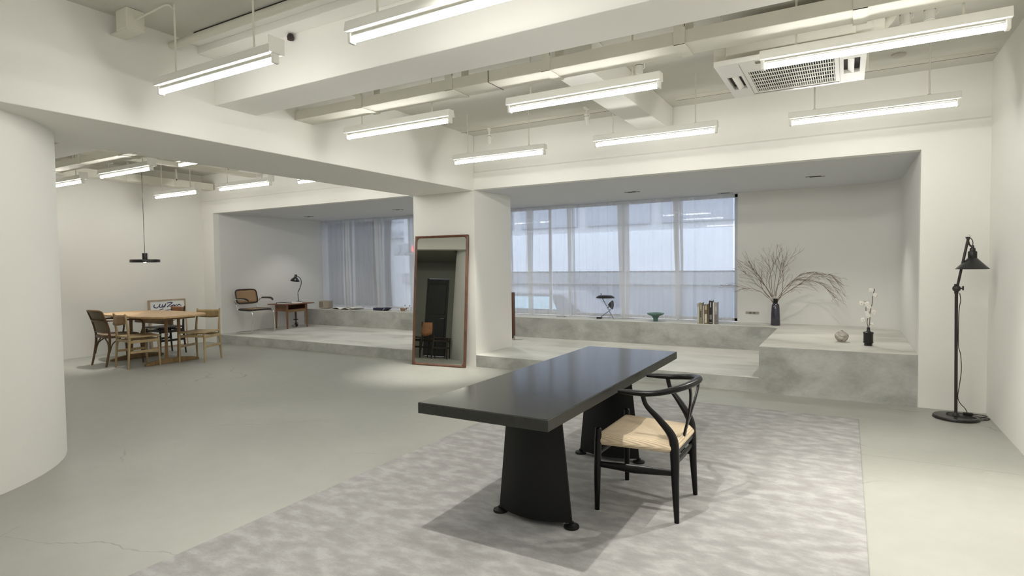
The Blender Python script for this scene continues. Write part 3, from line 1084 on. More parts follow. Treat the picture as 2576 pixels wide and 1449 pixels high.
MB().tube(smooth_path([(0.40, -0.1, 0.16), (0.52, -0.12, 0.17), (0.60, -0.10, 0.25), (0.62, -0.05, 0.41)], 6), 0.035, 14).build('drain_pipe', OFFW, ac, smooth=True)
MB().bb(0.40, 0.56, -0.32, -0.18, 0.06, 0.22).build('terminal_box', OFFW, ac, bevel=0.005)
MB().tube(smooth_path([(-0.35, 0.3, 0.3), (-0.3, 0.55, 0.38), (-0.1, 0.9, 0.40)], 6), 0.03, 12).build('coolant_pipe', OFFW, ac, smooth=True)

# recessed slots in the recess ceiling
for x, y, lab in ((-5.0, 8.26, 'small dark twin slot in the recess ceiling behind the square column'),
                  (-7.2, 8.28, 'small dark twin slot in the left recess ceiling near the mirror'),
                  (-2.73, 8.26, 'small dark twin slot in the recess ceiling above the green bowl'),
                  (-0.35, 8.10, 'small dark twin slot in the recess ceiling towards the right'),
                  (-1.60, 9.22, 'small dark slot in the recess ceiling at the right end of the window'),
                  (-9.60, 8.30, 'small dark slot in the left recess ceiling')):
    t = thing('ceiling_slot', lab, 'ceiling vent', (x, y, ZO))
    MB().bb(-0.10, 0.10, -0.05, 0.05, -0.006, -0.0005).build('frame', RECESS, t)
    for k in (-1, 1):
        MB().bb(-0.085, 0.085, -0.018, 0.018, -0.008, -0.005).build('slot', DARKGAP, t, loc=(0.02 * k, 0.024 * k, 0))
    if y < 9:
        spot_light('downlight_beam', (x, y, ZO - 0.012), (x, y, 0), 34 if x < -9 else 64, 104, 0.6, 0.03)

# ------------------------------------------------------------------ rug
rug = MB().bb(-2.86, 0.10, 0.9, 5.99, 0.0, 0.011).build('rug', RUG, bevel=0.004)
tag(rug, 'large mottled silvery grey rug under the black table', 'rug')

# ------------------------------------------------------------------ black table
tb = thing('black_table', 'long black lacquered table on two tapered sheet steel legs', 'table', (-1.488, 3.36, 0.011))
tt = MB()
hx, hy, th = 0.362, 1.11, 0.054
tt.bb(-hx, hx, -hy, hy, 0.73 - th, 0.73 - 0.0012)
tt.build('edge', BLACKEDGE, tb, bevel=0.002)
MB().bb(-hx + 0.003, hx - 0.003, -hy + 0.003, hy - 0.003, 0.7289, 0.7305).build('tabletop', BLACKTOP, tb)


def slab_leg():
    m = MB()
    secs = []
    zb, zt = 0.028, 0.73 - th
    for (z, w, d) in ((zb, 0.225, 0.070), (zt, 0.160, 0.055)):
        K = 8
        half = [(-w + 2 * w * k / K, -0.006 - (d - 0.006) * math.sin(PI * k / K) ** 0.9) for k in range(K + 1)]
        secs.append([(x, y, z) for x, y in half] + [(x, -y, z) for x, y in reversed(half)])
    n = len(secs[0])
    vs = secs[0] + secs[1]
    fs = [(i, (i + 1) % n, n + (i + 1) % n, n + i) for i in range(n)]
    fs += [tuple(range(n - 1, -1, -1)), tuple(range(n, 2 * n))]
    return m.add(vs, fs)


for yl in (-0.56, 0.60):
    l = slab_leg().build('leg', BLACKSTEEL, tb, smooth=True, loc=(0, yl, 0))
    for s in (-1, 1):
        MB().lathe([(0.040, 0), (0.042, 0.004), (0.040, 0.013), (0.020, 0.018), (0.013, 0.022), (0.013, 0.032), (0.0, 0.032)], seg=28).build(
            'foot', BLACKSTEEL, l, smooth=True, loc=(s * 0.222, 0, 0))
    MB().bb(-0.26, 0.26, -0.05, 0.05, 0.66, 0.677).build('bearer', BLACKSTEEL, tb, loc=(0, yl, 0), bevel=0.002)

# ------------------------------------------------------------------ black wishbone chair  (front faces -x in the room; local +y is front)
wc = thing('wishbone_chair', 'black wishbone chair with woven paper cord seat at the black table', 'chair', (-1.01, 3.345, 0.011), PI / 2)
for s in (-1, 1):
    MB().tube([(s * 0.262, 0.222, 0.0), (s * 0.258, 0.221, 0.20), (s * 0.252, 0.218, 0.40), (s * 0.249, 0.217, 0.468), (s * 0.249, 0.217, 0.474)],
              [0.0135, 0.0195, 0.0205, 0.0185, 0.011], 14).build('leg', BLACKWOOD, wc, smooth=True)
    P = smooth_path([(s * 0.222, -0.222, 0.0), (s * 0.212, -0.212, 0.20), (s * 0.202, -0.205, 0.38), (s * 0.205, -0.190, 0.47),
                     (s * 0.228, -0.125, 0.56), (s * 0.250, -0.065, 0.63), (s * 0.258, -0.045, 0.690)], 5)
    n = len(P)
    rad = []
    for i in range(n):
        z = P[i].z
        rad.append(0.0135 + 0.0125 * min(1, z / 0.38) if z < 0.42 else max(0.0130, 0.026 - 0.0135 * (z - 0.42) / 0.22))
    MB().tube(P, rad, 14).build('leg', BLACKWOOD, wc, smooth=True)
# steam bent rail: arms and back in one bow
P = []
for i in range(41):
    a = PI + PI * i / 40
    P.append((0.268 * math.cos(a), -0.055 + 0.225 * math.sin(a), 0.700 + 0.042 * max(0, -math.sin(a)) ** 1.5))
P = [(-0.262, 0.09, 0.698), (-0.267, 0.02, 0.699)] + P + [(0.267, 0.02, 0.699), (0.262, 0.09, 0.698)]
rr = [0.0175 + 0.004 * math.sin(PI * i / (len(P) - 1)) ** 2 for i in range(len(P))]
rr[0] = rr[-1] = 0.012
MB().tube(P, rr, 16, flat=(0.92, 1.12)).build('arm_rail', BLACKWOOD, wc, smooth=True)
# Y splat
sp = MB()


def strip(m, pts, widths, th):
    pts = [Vector(p) for p in pts]
    vs, fs = [], []
    for p, w in zip(pts, widths):
        vs += [(p.x - w, p.y - th / 2, p.z), (p.x + w, p.y - th / 2, p.z), (p.x + w, p.y + th / 2, p.z), (p.x - w, p.y + th / 2, p.z)]
    for i in range(len(pts) - 1):
        a, b = i * 4, i * 4 + 4
        fs += [(a + k, a + (k + 1) % 4, b + (k + 1) % 4, b + k) for k in range(4)]
    fs += [(3, 2, 1, 0), tuple(len(vs) - 4 + k for k in range(4))]
    m.add(vs, fs)


ys0, ys1 = -0.212, -0.272
strip(sp, [(0, -0.207, 0.40), (0, -0.215, 0.45), (0, -0.228, 0.50), (0, -0.238, 0.53)], [0.020, 0.021, 0.022, 0.032], 0.012)
for s in (-1, 1):
    strip(sp, smooth_path([(s * 0.010, -0.226, 0.49), (s * 0.026, -0.240, 0.55), (s * 0.055, -0.256, 0.62), (s * 0.092, -0.266, 0.69), (s * 0.110, -0.262, 0.735)], 4),
          [0.015] * 17, 0.012)
sp.build('back_splat', BLACKWOOD, wc, bevel=0.003)
# rails and stretchers
rl = MB()
rl.tube([(-0.25, 0.217, 0.40), (0.25, 0.217, 0.40)], 0.014, 10, flat=(1.3, 0.8))
rl.build('front_rail', BLACKWOOD, wc, smooth=True)
MB().bb(-0.195, 0.195, -0.220, -0.200, 0.36, 0.405).build('back_rail', BLACKWOOD, wc, bevel=0.004)
for s in (-1, 1):
    MB().tube([(s * 0.238, 0.21, 0.392), (s * 0.195, -0.20, 0.388)], 0.013, 10, flat=(1.4, 0.8)).build('side_rail', BLACKWOOD, wc, smooth=True)
    MB().tube([(s * 0.256, 0.215, 0.265), (s * 0.235, 0.01, 0.262), (s * 0.208, -0.205, 0.265)], [0.011, 0.017, 0.011], 10, flat=(1.5, 0.7)).build('stretcher', BLACKWOOD, wc, smooth=True)
MB().tube([(-0.255, 0.217, 0.325), (0, 0.217, 0.325), (0.255, 0.217, 0.325)], [0.010, 0.014, 0.010], 10, flat=(1.4, 0.7)).build('stretcher', BLACKWOOD, wc, smooth=True)
MB().tube([(-0.208, -0.208, 0.315), (0, -0.208, 0.315), (0.208, -0.208, 0.315)], [0.010, 0.014, 0.010], 10, flat=(1.5, 0.7)).build('stretcher', BLACKWOOD, wc, smooth=True)


def seat_fn(u, v):
    # v: front(0) .. back(1); rolled rims
    vv = v * 2 - 1
    uu = u * 2 - 1
    w = 0.255 + (0.213 - 0.255) * v
    x = uu * w
    y = 0.234 - 0.446 * v
    edge = max(abs(uu), abs(vv))
    z = 0.442 - 0.024 * (1 - edge) ** 0.85
    k = max(0.0, (edge - 0.88) / 0.12)
    z -= 0.020 * k * k
    return (x, y, z)


sm = MB().grid(seat_fn, 40, 40)
# underside
sm.grid(lambda u, v: (seat_fn(1 - u, v)[0] * 0.985, seat_fn(1 - u, v)[1], 0.376 + 0.008 * (1 - max(abs(2 * u - 1), abs(2 * v - 1)))), 12, 12)
sm.grid(lambda u, v: tuple(Vector(seat_fn(u, 0)).lerp(Vector((seat_fn(u, 0)[0] * 0.985, seat_fn(u, 0)[1], 0.376)), v) + Vector((0, 0.012 * math.sin(PI * v), 0))), 20, 5)
sm.grid(lambda u, v: tuple(Vector(seat_fn(1 - u, 1)).lerp(Vector((seat_fn(1 - u, 1)[0] * 0.985, seat_fn(1 - u, 1)[1], 0.376)), v) + Vector((0, -0.012 * math.sin(PI * v), 0))), 20, 5)
sm.grid(lambda u, v: tuple(Vector(seat_fn(1, u)).lerp(Vector((seat_fn(1, u)[0] * 0.985, seat_fn(1, u)[1], 0.376)), v) + Vector((0.012 * math.sin(PI * v), 0, 0))), 20, 5)
sm.grid(lambda u, v: tuple(Vector(seat_fn(0, 1 - u)).lerp(Vector((seat_fn(0, 1 - u)[0] * 0.985, seat_fn(0, 1 - u)[1], 0.376)), v) + Vector((-0.012 * math.sin(PI * v), 0, 0))), 20, 5)
so = sm.build('seat', CORD, wc, smooth=True)

# ------------------------------------------------------------------ floor lamp
fl = thing('floor_lamp', 'black floor lamp with conical shade and jointed arm in the right corner', 'floor lamp', (0.855, 6.44, 0))
MB().lathe([(0.165, 0), (0.172, 0.005), (0.172, 0.018), (0.164, 0.026), (0.03, 0.030), (0.022, 0.042), (0.013, 0.055), (0.013, 0.06), (0, 0.06)], seg=56).build('base', DARKMETAL, fl, smooth=True)
MB().tube([(0, 0, 0.055), (-0.012, 0, 1.14)], 0.0125, 14).build('pole', BROWNMETAL, fl, smooth=True)
jn = MB().lathe([(0.0, -0.034), (0.022, -0.026), (0.031, -0.008), (0.031, 0.010), (0.022, 0.028), (0.0, 0.034)], seg=24, M=Matrix.Translation((-0.012, -0.008, 1.165)) @ Matrix.Rotation(PI / 2, 4, 'X'))
jn.lathe([(0.016, 0), (0.016, 0.05), (0.012, 0.052)], (-0.012, 0, 1.12), 16)
jo = jn.build('joint', DARKMETAL, fl, smooth=True)
MB().bb(0.014, 0.034, -0.014, 0.002, 1.160, 1.172).bb(0.028, 0.040, -0.016, 0.004, 1.15, 1.188).build('wing_screw', DARKMETAL, jo, bevel=0.003)
MB().bb(-0.030, -0.012, -0.02, 0.0, 1.19, 1.205).build('lug', DARKMETAL, jo, bevel=0.002)
MB().tube([(-0.010, 0, 1.155), (0.062, 0, 1.590)], 0.0105, 12).build('upper_arm', BROWNMETAL, fl, smooth=True)
hk = MB().prism([(-0.022, 0.02), (0.014, 0.02), (0.004, -0.02), (0.006, -0.05), (-0.006, -0.05), (-0.006, -0.02)], -0.008, 0.008, Matrix.Translation((0.066, 0, 1.60)) @ Matrix.Rotation(PI / 2, 4, 'X'))
hk.tube([(0.066, 0, 1.585), (0.072, 0, 1.555), (0.086, 0, 1.535)], 0.007, 8)
hk.build('arm_hook', DARKMETAL, fl, smooth=True)
MB().tube([(0.070 + 0.010 * math.cos(a), 0, 1.628 + 0.010 * math.sin(a)) for a in [k * PI / 8 for k in range(16)]], 0.0025, 6, closed=True).build('ring', CHROME, fl, smooth=True)
MB().tube(smooth_path([(0.068, 0, 1.612), (0.088, 0, 1.60), (0.098, 0, 1.57), (0.096, 0, 1.54)], 6), 0.0035, 8).build('flex', DARKMETAL, fl, smooth=True)
MB().lathe([(0, 0.225), (0.010, 0.22), (0.012, 0.20), (0.020, 0.195), (0.022, 0.172), (0.030, 0.168), (0.033, 0.16), (0.033, 0.105), (0.028, 0.095), (0, 0.095)], (0.097, 0, 1.325), 24).build('socket', DARKMETAL, fl, smooth=True)
sh = MB().lathe([(0.027, 0.100), (0.034, 0.096), (0.112, 0.012), (0.124, 0.0), (0.122, -0.001), (0.110, 0.009), (0.032, 0.092), (0.02, 0.096)], (0.097, 0, 1.337), 56)
sho = sh.build('shade', SHADEMETAL, fl, smooth=True)
cd = smooth_path([(0.012, 0, 1.125), (0.020, 0, 1.06), (0.012, 0.0, 1.00), (0.008, 0.0, 0.90), (0.010, 0.0, 0.66), (0.026, 0, 0.58), (0.034, 0, 0.44), (0.022, 0, 0.30),
                  (0.012, 0.0, 0.20), (0.03, 0.01, 0.14), (0.07, 0.03, 0.09), (0.095, 0.05, 0.035)], 6)
MB().tube(cd, 0.0032, 8).build('power_cord', simple('olive_cord', (0.05, 0.05, 0.03), 0.6), fl, smooth=True)
cl = MB()
rnd = random.Random(3)
pth = [(0.095, 0.05, 0.032), (0.16, 0.06, 0.012), (0.22, 0.04, 0.006), (0.25, 0.10, 0.006), (0.15, 0.13, 0.006), (0.12, 0.20, 0.006), (0.20, 0.22, 0.006),
       (0.25, 0.17, 0.006), (0.18, 0.10, 0.012), (0.10, 0.09, 0.034), (0.0, 0.07, 0.034), (-0.06, 0.05, 0.034), (-0.05, -0.02, 0.034), (0.04, -0.06, 0.034), (0.12, -0.04, 0.032), (0.19, 0.0, 0.006), (0.24, 0.05, 0.006)]
cl.tube(smooth_path(pth, 6), 0.0035, 8)
cl.bb(0.06, 0.13, 0.045, 0.075, 0.031, 0.048)
cl.build('cord_coil', simple('black_cable', (0.012, 0.010, 0.010), 0.5), fl, smooth=True)

# ------------------------------------------------------------------ leaning mirror
ml = (-5.44, 6.512, 0.0)
mwid, mht = 0.872, 1.86
mrz = 0.108
lean = math.radians(4.5)
mi = thing('leaning_mirror', 'tall dark wood framed mirror leaning on the square column', 'mirror', ml, mrz)
MM = Matrix.Rotation(-lean, 4, 'X')


def rrect(x0, x1, z0, z1, r, n=5):
    p = []
    for cx, cz, a in ((x1 - r, z0 + r, -PI / 2), (x1 - r, z1 - r, 0), (x0 + r, z1 - r, PI / 2), (x0 + r, z0 + r, PI)):
        for k in range(n + 1):
            t = a + PI / 2 * k / n
            p.append((cx + r * math.cos(t), cz + r * math.sin(t)))
    return p


def frame_mesh(w, h, fw, d, rin, rout):
    m = MB()
    po, pi_ = rrect(0, w, 0, h, rout), rrect(fw, w - fw, fw, h - fw, rin)
    pm = rrect(fw * 0.45, w - fw * 0.45, fw * 0.45, h - fw * 0.45, (rin + rout) / 2)
    rings = [[(x, d / 2, z) for x, z in po], [(x, -d * 0.32, z) for x, z in po], [(x, -d / 2, z) for x, z in pm], [(x, -d * 0.25, z) for x, z in pi_], [(x, d / 2, z) for x, z in pi_]]
    n = len(po)
    vs = sum(rings, [])
    fs = []
    for j in range(len(rings)):
        k = (j + 1) % len(rings)
        for i in range(n):
            i2 = (i + 1) % n
            fs.append((j * n + i, j * n + i2, k * n + i2, k * n + i))
    return m.add(vs, fs, MM)


frame_mesh(mwid, mht, 0.032, 0.040, 0.045, 0.008).build('frame', ROSE, mi, smooth=True)
g = MB().add([(x, -0.002, z) for x, z in rrect(0.029, mwid - 0.029, 0.029, mht - 0.029, 0.04)], [tuple(range(24))], MM)
g.build('mirror_glass', MIRR, mi)
MB().bb(0.02, mwid - 0.02, 0.006, 0.018, 0.02, mht - 0.02).build('backing', DARKWOOD, mi, rot=(-lean, 0, 0))

# ------------------------------------------------------------------ dining group in the far left bay
dt = thing('dining_table', 'oak boat shaped dining table on trestle sledge feet, far left', 'table', (-9.38, 5.03, 0))
op = []
for k in range(64):
    a = 2 * PI * k / 64
    c_, s_ = math.cos(a), math.sin(a)
    e = 2 / 5.0
    op.append((0.885 * math.copysign(abs(c_) ** e, c_) * 1.0, 0.475 * math.copysign(abs(s_) ** e, s_) * (1 - 0.13 * (abs(c_) ** e) ** 2)))
MB().prism(op, 0.705, 0.735).build('tabletop', OAK, dt, bevel=0.006)
for s in (-1, 1):
    sx = 0.49 * s
    f = MB().prism([(-0.40, 0), (0.40, 0), (0.40, 0.03), (0.30, 0.055), (0.12, 0.075), (-0.12, 0.075), (-0.30, 0.055), (-0.40, 0.03)], -0.028, 0.028,
                   Matrix(((0, 0, 1, sx), (1, 0, 0, 0), (0, 1, 0, 0), (0, 0, 0, 1))))
    f.build('foot_rail', OAKD, dt, bevel=0.006)
    for y in (-0.085, 0.105):
        MB().tube([(sx, y - 0.006, 0.07), (sx, y, 0.35), (sx, y + 0.004, 0.66)], [0.030, 0.024, 0.027], 4).build('post', OAKD, dt)
    MB().bb(sx - 0.03, sx + 0.03, -0.36, 0.36, 0.655, 0.705).build('cross_bearer', OAKD, dt, bevel=0.005)
MB().bb(-0.52, 0.52, -0.014, 0.014, 0.575, 0.70).build('long_rail', OAKD, dt, bevel=0.003)


def plank_chair(name, label, loc, rz, mats, back_h=0.135, z_seat=0.44, group=None):
    """simple wooden chair with straight posts and a curved back board; front is local +y"""
    fm, sm_, bm2 = mats
    t = thing(name, label, 'chair', loc, rz, group)
    for s in (-1, 1):
        MB().tube([(s * 0.205, 0.20, 0), (s * 0.200, 0.19, z_seat - 0.01)], [0.012, 0.018], 10).build('leg', fm, t, smooth=True)
        MB().tube([(s * 0.205, -0.225, 0), (s * 0.195, -0.195, z_seat - 0.04), (s * 0.19, -0.205, 0.56), (s * 0.185, -0.235, 0.79)], [0.012, 0.019, 0.016, 0.012], 10).build('leg', fm, t, smooth=True)
        MB().bb(-0.009, 0.009, -0.19, 0.19, 0.22, 0.255).build('stretcher', fm, t, loc=(s * 0.20, 0, 0), bevel=0.003)
        MB().bb(-0.010, 0.010, -0.19, 0.19, z_seat - 0.075, z_seat - 0.035).build('side_rail', fm, t, loc=(s * 0.198, 0, 0), bevel=0.003)
    MB().bb(-0.195, 0.195, 0.18, 0.198, z_seat - 0.06, z_seat - 0.025).build('front_rail', fm, t, bevel=0.003)
    MB().bb(-0.195, 0.195, -0.205, -0.187, z_seat - 0.06, z_seat - 0.025).build('back_rail', fm, t, bevel=0.003)
    st_ = MB().grid(lambda u, v: ((u - 0.5) * (0.44 - 0.04 * v), 0.21 - 0.41 * v, z_seat + 0.012 - 0.014 * math.sin(PI * u) * math.sin(PI * v)), 12, 12)
    st_.build('seat', sm_, t, smooth=True, solid=0.022)
    bk = MB().grid(lambda u, v: ((u - 0.5) * 0.37, -0.213 - 0.03 * v - 0.045 * math.sin(PI * u), 0.775 - back_h * v * (0.85 + 0.15 * math.sin(PI * u)) + 0.0), 14, 4)
    bk.build('backrest', bm2, t, smooth=True, solid=0.014)
    return t


plank_chair('plank_back_chair', 'light oak chair with board back on the near side of the dining table', (-9.00, 4.60, 0), -0.08, (OAKL, OAKL, OAKD), 0.15)
plank_chair('plank_back_chair', 'pale oak chair with wide board back at the right end of the dining table', (-8.68, 5.34, 0), PI + 0.42, (OAKL, OAKL, OAKL), 0.13)
plank_chair('plank_back_chair', 'dark wooden chair with orange brown back behind the dining table', (-9.95, 5.52, 0), PI, (DARKWOOD, DARKWOOD, TAN), 0.11)


def cane_arm_chair(label, loc, rz):
    t = thing('cane_armchair', label, 'chair', loc, rz)
    for s in (-1, 1):
        P = smooth_path([(s * 0.205, -0.27, 0), (s * 0.20, -0.225, 0.22), (s * 0.195, -0.205, 0.44), (s * 0.20, -0.235, 0.62), (s * 0.195, -0.30, 0.80)], 5)
        MB().tube(P, [0.014 + 0.003 * math.sin(PI * i / (len(P) - 1)) for i in range(len(P))], 10).build('leg', BENT, t, smooth=True)
        MB().tube([(s * 0.225, 0.235, 0), (s * 0.215, 0.215, 0.44)], [0.013, 0.018], 10).build('leg', BENT, t, smooth=True)
        # curved knee braces
        MB().tube(smooth_path([(s * 0.203, -0.215, 0.20), (s * 0.203, -0.17, 0.33), (s * 0.203, -0.06, 0.405)], 5), 0.009, 8).build('brace', BENT, t, smooth=True)
        MB().tube(smooth_path([(s * 0.19, -0.225, 0.17), (s * 0.15, -0.21, 0.33), (s * 0.06, -0.205, 0.41)], 5), 0.009, 8).build('brace', BENT, t, smooth=True)
    # seat ring
    ring = [(0.225 * (abs(math.cos(a)) ** 0.5) * (1 if math.cos(a) > 0 else -1), 0.225 * (abs(math.sin(a)) ** 0.5) * (1 if math.sin(a) > 0 else -1), 0.435) for a in [2 * PI * k / 32 for k in range(32)]]
    MB().tube(ring, 0.022, 8, closed=True, flat=(1.1, 0.8)).build('seat_ring', BENT, t, smooth=True)
    MB().prism([(p[0] * 0.95, p[1] * 0.95) for p in ring], 0.440, 0.450).build('seat', CANE2, t)
    # back frame: top bow and lower rail, cane between
    MB().tube(smooth_path([(-0.197, -0.285, 0.77), (-0.19, -0.31, 0.815), (-0.10, -0.345, 0.825), (0, -0.355, 0.827), (0.10, -0.345, 0.825), (0.19, -0.31, 0.815), (0.197, -0.285, 0.77)], 5), 0.014, 8).build('top_bow', BENT, t, smooth=True)
    MB().tube(smooth_path([(-0.198, -0.21, 0.50), (0, -0.24, 0.50), (0.198, -0.21, 0.50)], 5), 0.011, 8).build('lower_rail', BENT, t, smooth=True)

    def bk(u, v):
        z = 0.50 + 0.325 * v
        yb_ = -0.208 - 0.10 * v ** 1.6
        return ((u - 0.5) * 0.385, yb_ - 0.035 * math.sin(PI * u), z)
    MB().grid(bk, 12, 10).build('backrest', CANE2, t, smooth=True, solid=0.006)
    # continuous arm hoop
    P = smooth_path([(-0.255, 0.20, 0.44), (-0.275, 0.225, 0.56), (-0.285, 0.19, 0.655), (-0.28, 0.05, 0.675), (-0.25, -0.16, 0.675), (-0.17, -0.27, 0.675), (0, -0.305, 0.675),
                     (0.17, -0.27, 0.675), (0.25, -0.16, 0.675), (0.28, 0.05, 0.675), (0.285, 0.19, 0.655), (0.275, 0.225, 0.56), (0.255, 0.20, 0.44)], 6)
    MB().tube(P, 0.0125, 10).build('arm_hoop', BENT, t, smooth=True)
    return t


cane_arm_chair('bentwood armchair with cane back at the left near side of the dining table', (-9.56, 4.60, 0), 0.0)
#cane_arm_chair('second bentwood armchair, mostly hidden behind the left end of the dining table', (-10.15, 5.55, 0), PI - 0.2)

# framed calligraphy leaning on the left wall
fr = thing('framed_calligraphy', 'tall pale framed sheet of blue black brush writing leaning on the left wall', 'picture', (-10.72, 5.70, 0.0), PI / 2)
FM = Matrix.Rotation(math.radians(4.2), 4, 'X')
fw_, fh_ = 0.66, 0.87
PALEW = wood('pale_frame', (0.42, 0.30, 0.20), (0.50, 0.37, 0.26), 0.5, (20, 20, 5))
m = MB()
for a in ((0, fw_, 0, 0.028), (0, fw_, fh_ - 0.022, fh_), (0, 0.022, 0.028, fh_ - 0.022), (fw_ - 0.022, fw_, 0.028, fh_ - 0.022)):
    m.bb(a[0], a[1], -0.02, 0.02, a[2], a[3])
fo = m.build('frame', PALEW, fr, rot=(math.radians(-3.6), 0, 0))
MB().bb(0.02, fw_ - 0.02, -0.004, 0.008, 0.02, fh_ - 0.02).build('sheet', simple('white_sheet', (0.88, 0.875, 0.85), 0.55), fr, rot=(math.radians(-3.6), 0, 0))


def brush(strokes, x0, z0, sx, sz, r):
    """flat ribbons of ink a hair in front of the sheet"""
    m = MB()
    for stv in strokes:
        P = smooth_path([(x0 + p[0] * sx, -0.0055, z0 + p[1] * sz) for p in stv], 5)
        n = len(P)
        vs, fs = [], []
        for i in range(n):
            d = (P[min(i + 1, n - 1)] - P[max(i - 1, 0)]).normalized()
            nx, nz_ = -d.z, d.x
            w = r * (0.35 + 0.9 * abs(math.sin(PI * (i + 0.6) / (n + 0.2) + 0.5)))
            vs += [(P[i].x + nx * w, P[i].y, P[i].z + nz_ * w), (P[i].x - nx * w, P[i].y, P[i].z - nz_ * w)]
        for i in range(n - 1):
            fs.append((2 * i, 2 * i + 1, 2 * i + 3, 2 * i + 2))
        m.add(vs, fs)
    return m


word = [[(0.02, 0.75), (0.0, 0.25), (0.10, 0.0), (0.18, 0.35), (0.24, 0.85)], [(0.24, 0.85), (0.21, 0.25), (0.27, 0.05), (0.34, 0.75)], [(0.34, 0.75), (0.30, 0.10), (0.42, 0.45), (0.46, 0.85)],
        [(0.46, 0.85), (0.42, 0.3), (0.33, -0.25)], [(0.50, 0.90), (0.72, 0.98), (0.50, 0.10), (0.62, 0.20)], [(0.62, 0.20), (0.78, 0.42), (0.80, 0.20), (0.88, 0.45), (0.90, 0.2)], [(0.90, 0.2), (0.98, 0.48), (1.04, 0.25), (1.10, 0.30)]]
w2 = [[(0.0, 0.6), (0.35, 0.75), (0.05, 0.0), (0.4, 0.1)], [(0.5, 0.8), (0.45, 0.1)], [(0.62, 0.7), (0.6, 0.2), (0.75, 0.1), (0.85, 0.5)], [(0.95, 0.7), (0.9, 0.2), (1.05, 0.3)], [(0.45, 0.5), (0.62, 0.55)]]
w3 = [[(0.3, 0.9), (0.0, 0.0)], [(0.25, 0.6), (0.5, 0.4)], [(0.6, 0.8), (0.75, 0.1), (0.95, 0.6)], [(0.65, 0.45), (0.9, 0.5)]]
w4 = [[(0.05, 0.9), (0.0, 0.3), (0.3, 0.0), (0.5, 0.2)], [(0.5, 0.9), (0.75, 0.7), (0.6, 0.3)], [(0.8, 0.2), (1.0, 0.9)]]
for k, (wd, x0, z0, sx, sz, r) in enumerate(((word, 0.09, 0.725, 0.46, 0.085, 0.0075), ([[(0, 0.4), (0.2, 0.9), (0.25, 0.6)], [(0.3, 0.3), (0.7, 0.55), (1.0, 0.9)]], 0.16, 0.655, 0.35, 0.05, 0.005), (w2, 0.10, 0.47, 0.45, 0.075, 0.005), (w3, 0.12, 0.30, 0.25, 0.09, 0.005), (w4, 0.12, 0.15, 0.24, 0.12, 0.0065))):
    o = brush(wd, x0, z0, sx, sz, r).build('brush_writing', INK, fr, rot=(math.radians(-3.6), 0, 0))

# pendant lamp over the dining table
pd = thing('pendant_lamp', 'flat black disc pendant lamp hanging on a long cord over the dining table', 'pendant lamp', (-9.50, 5.00, 1.545))
MB().lathe([(0.0, 0.030), (0.20, 0.030), (0.205, 0.022), (0.205, -0.014), (0.200, -0.014), (0.196, 0.018), (0.05, 0.022), (0, 0.022)], seg=48).build('shade', DARKMETAL, pd, smooth=True)
MB().lathe([(0.0, 0.13), (0.034, 0.13), (0.036, 0.125), (0.036, 0.03), (0.0, 0.03)], seg=24).build('neck', DARKMETAL, pd, smooth=True)
MB().lathe([(0.0, -0.020), (0.022, -0.012), (0.03, 0.005), (0.022, 0.021), (0, 0.022)], seg=20).build('bulb', emit('pendant_bulb', (1, 0.93, 0.8), 30), pd, smooth=True)
MB().tube([(0, 0, 0.13), (-0.004, 0, ZC - 1.545)], 0.0035, 6).build('cord', DARKMETAL, pd)

# ------------------------------------------------------------------ left platform: cantilever chair, side desk, desk lamp
ch = thing('cantilever_armchair', 'chrome tube cantilever armchair with cane back and seat on the left platform', 'chair', (-10.02, 7.30, ZP), -PI / 2)
# local +y is the front (world +x)
r_ = 0.0115
for s in (-1, 1):
    P = smooth_path([(s * 0.255, -0.23, r_), (s * 0.255, -0.10, r_), (s * 0.255, 0.16, r_), (s * 0.255, 0.225, r_ + 0.03), (s * 0.25, 0.245, 0.10), (s * 0.235, 0.245, 0.35), (s * 0.232, 0.225, 0.405), (s * 0.228, 0.16, 0.425), (s * 0.225, -0.15, 0.43),
                     (s * 0.225, -0.225, 0.45), (s * 0.225, -0.25, 0.52), (s * 0.225, -0.275, 0.64)], 5)
    MB().tube(P, r_, 10).build('tube_frame', CHROME, ch, smooth=True)
    P = smooth_path([(s * 0.225, -0.255, 0.55), (s * 0.27, -0.25, 0.60), (s * 0.285, -0.20, 0.652), (s * 0.285, 0.02, 0.655), (s * 0.285, 0.12, 0.65)], 5)
    MB().tube(P, 0.009, 8).build('arm_tube', CHROME, ch, smooth=True)
    P = smooth_path([(s * 0.285, -0.16, 0.668), (s * 0.288, 0.0, 0.672), (s * 0.283, 0.10, 0.668), (s * 0.272, 0.16, 0.645), (s * 0.262, 0.175, 0.62)], 5)
    MB().tube(P, [0.017, 0.018, 0.018, 0.018, 0.018, 0.019, 0.019, 0.019, 0.02, 0.021, 0.021, 0.021, 0.021, 0.021, 0.02, 0.018, 0.018, 0.016, 0.014, 0.012, 0.01][:len(P)], 10, flat=(0.75, 1.2)).build('armrest', DARKWOOD, ch, smooth=True)
MB().tube([(-0.255, -0.23, r_), (0.255, -0.23, r_)], r_, 10).build('rear_tube', CHROME, ch, smooth=True)
hx_, hy_ = 0.235, 0.225
ring = [(hx_ * math.copysign(abs(math.cos(a)) ** 0.4, math.cos(a)), -0.005 + hy_ * math.copysign(abs(math.sin(a)) ** 0.4, math.sin(a)), 0.455) for a in [2 * PI * (k + 0.5) / 36 for k in range(36)]]
MB().tube(ring, 0.018, 8, closed=True, flat=(0.95, 1.0)).build('seat_frame', DARKWOOD, ch, smooth=True)
MB().prism([(p[0] * 0.94, p[1] * 0.94) for p in ring], 0.456, 0.464).build('seat', CANE, ch)


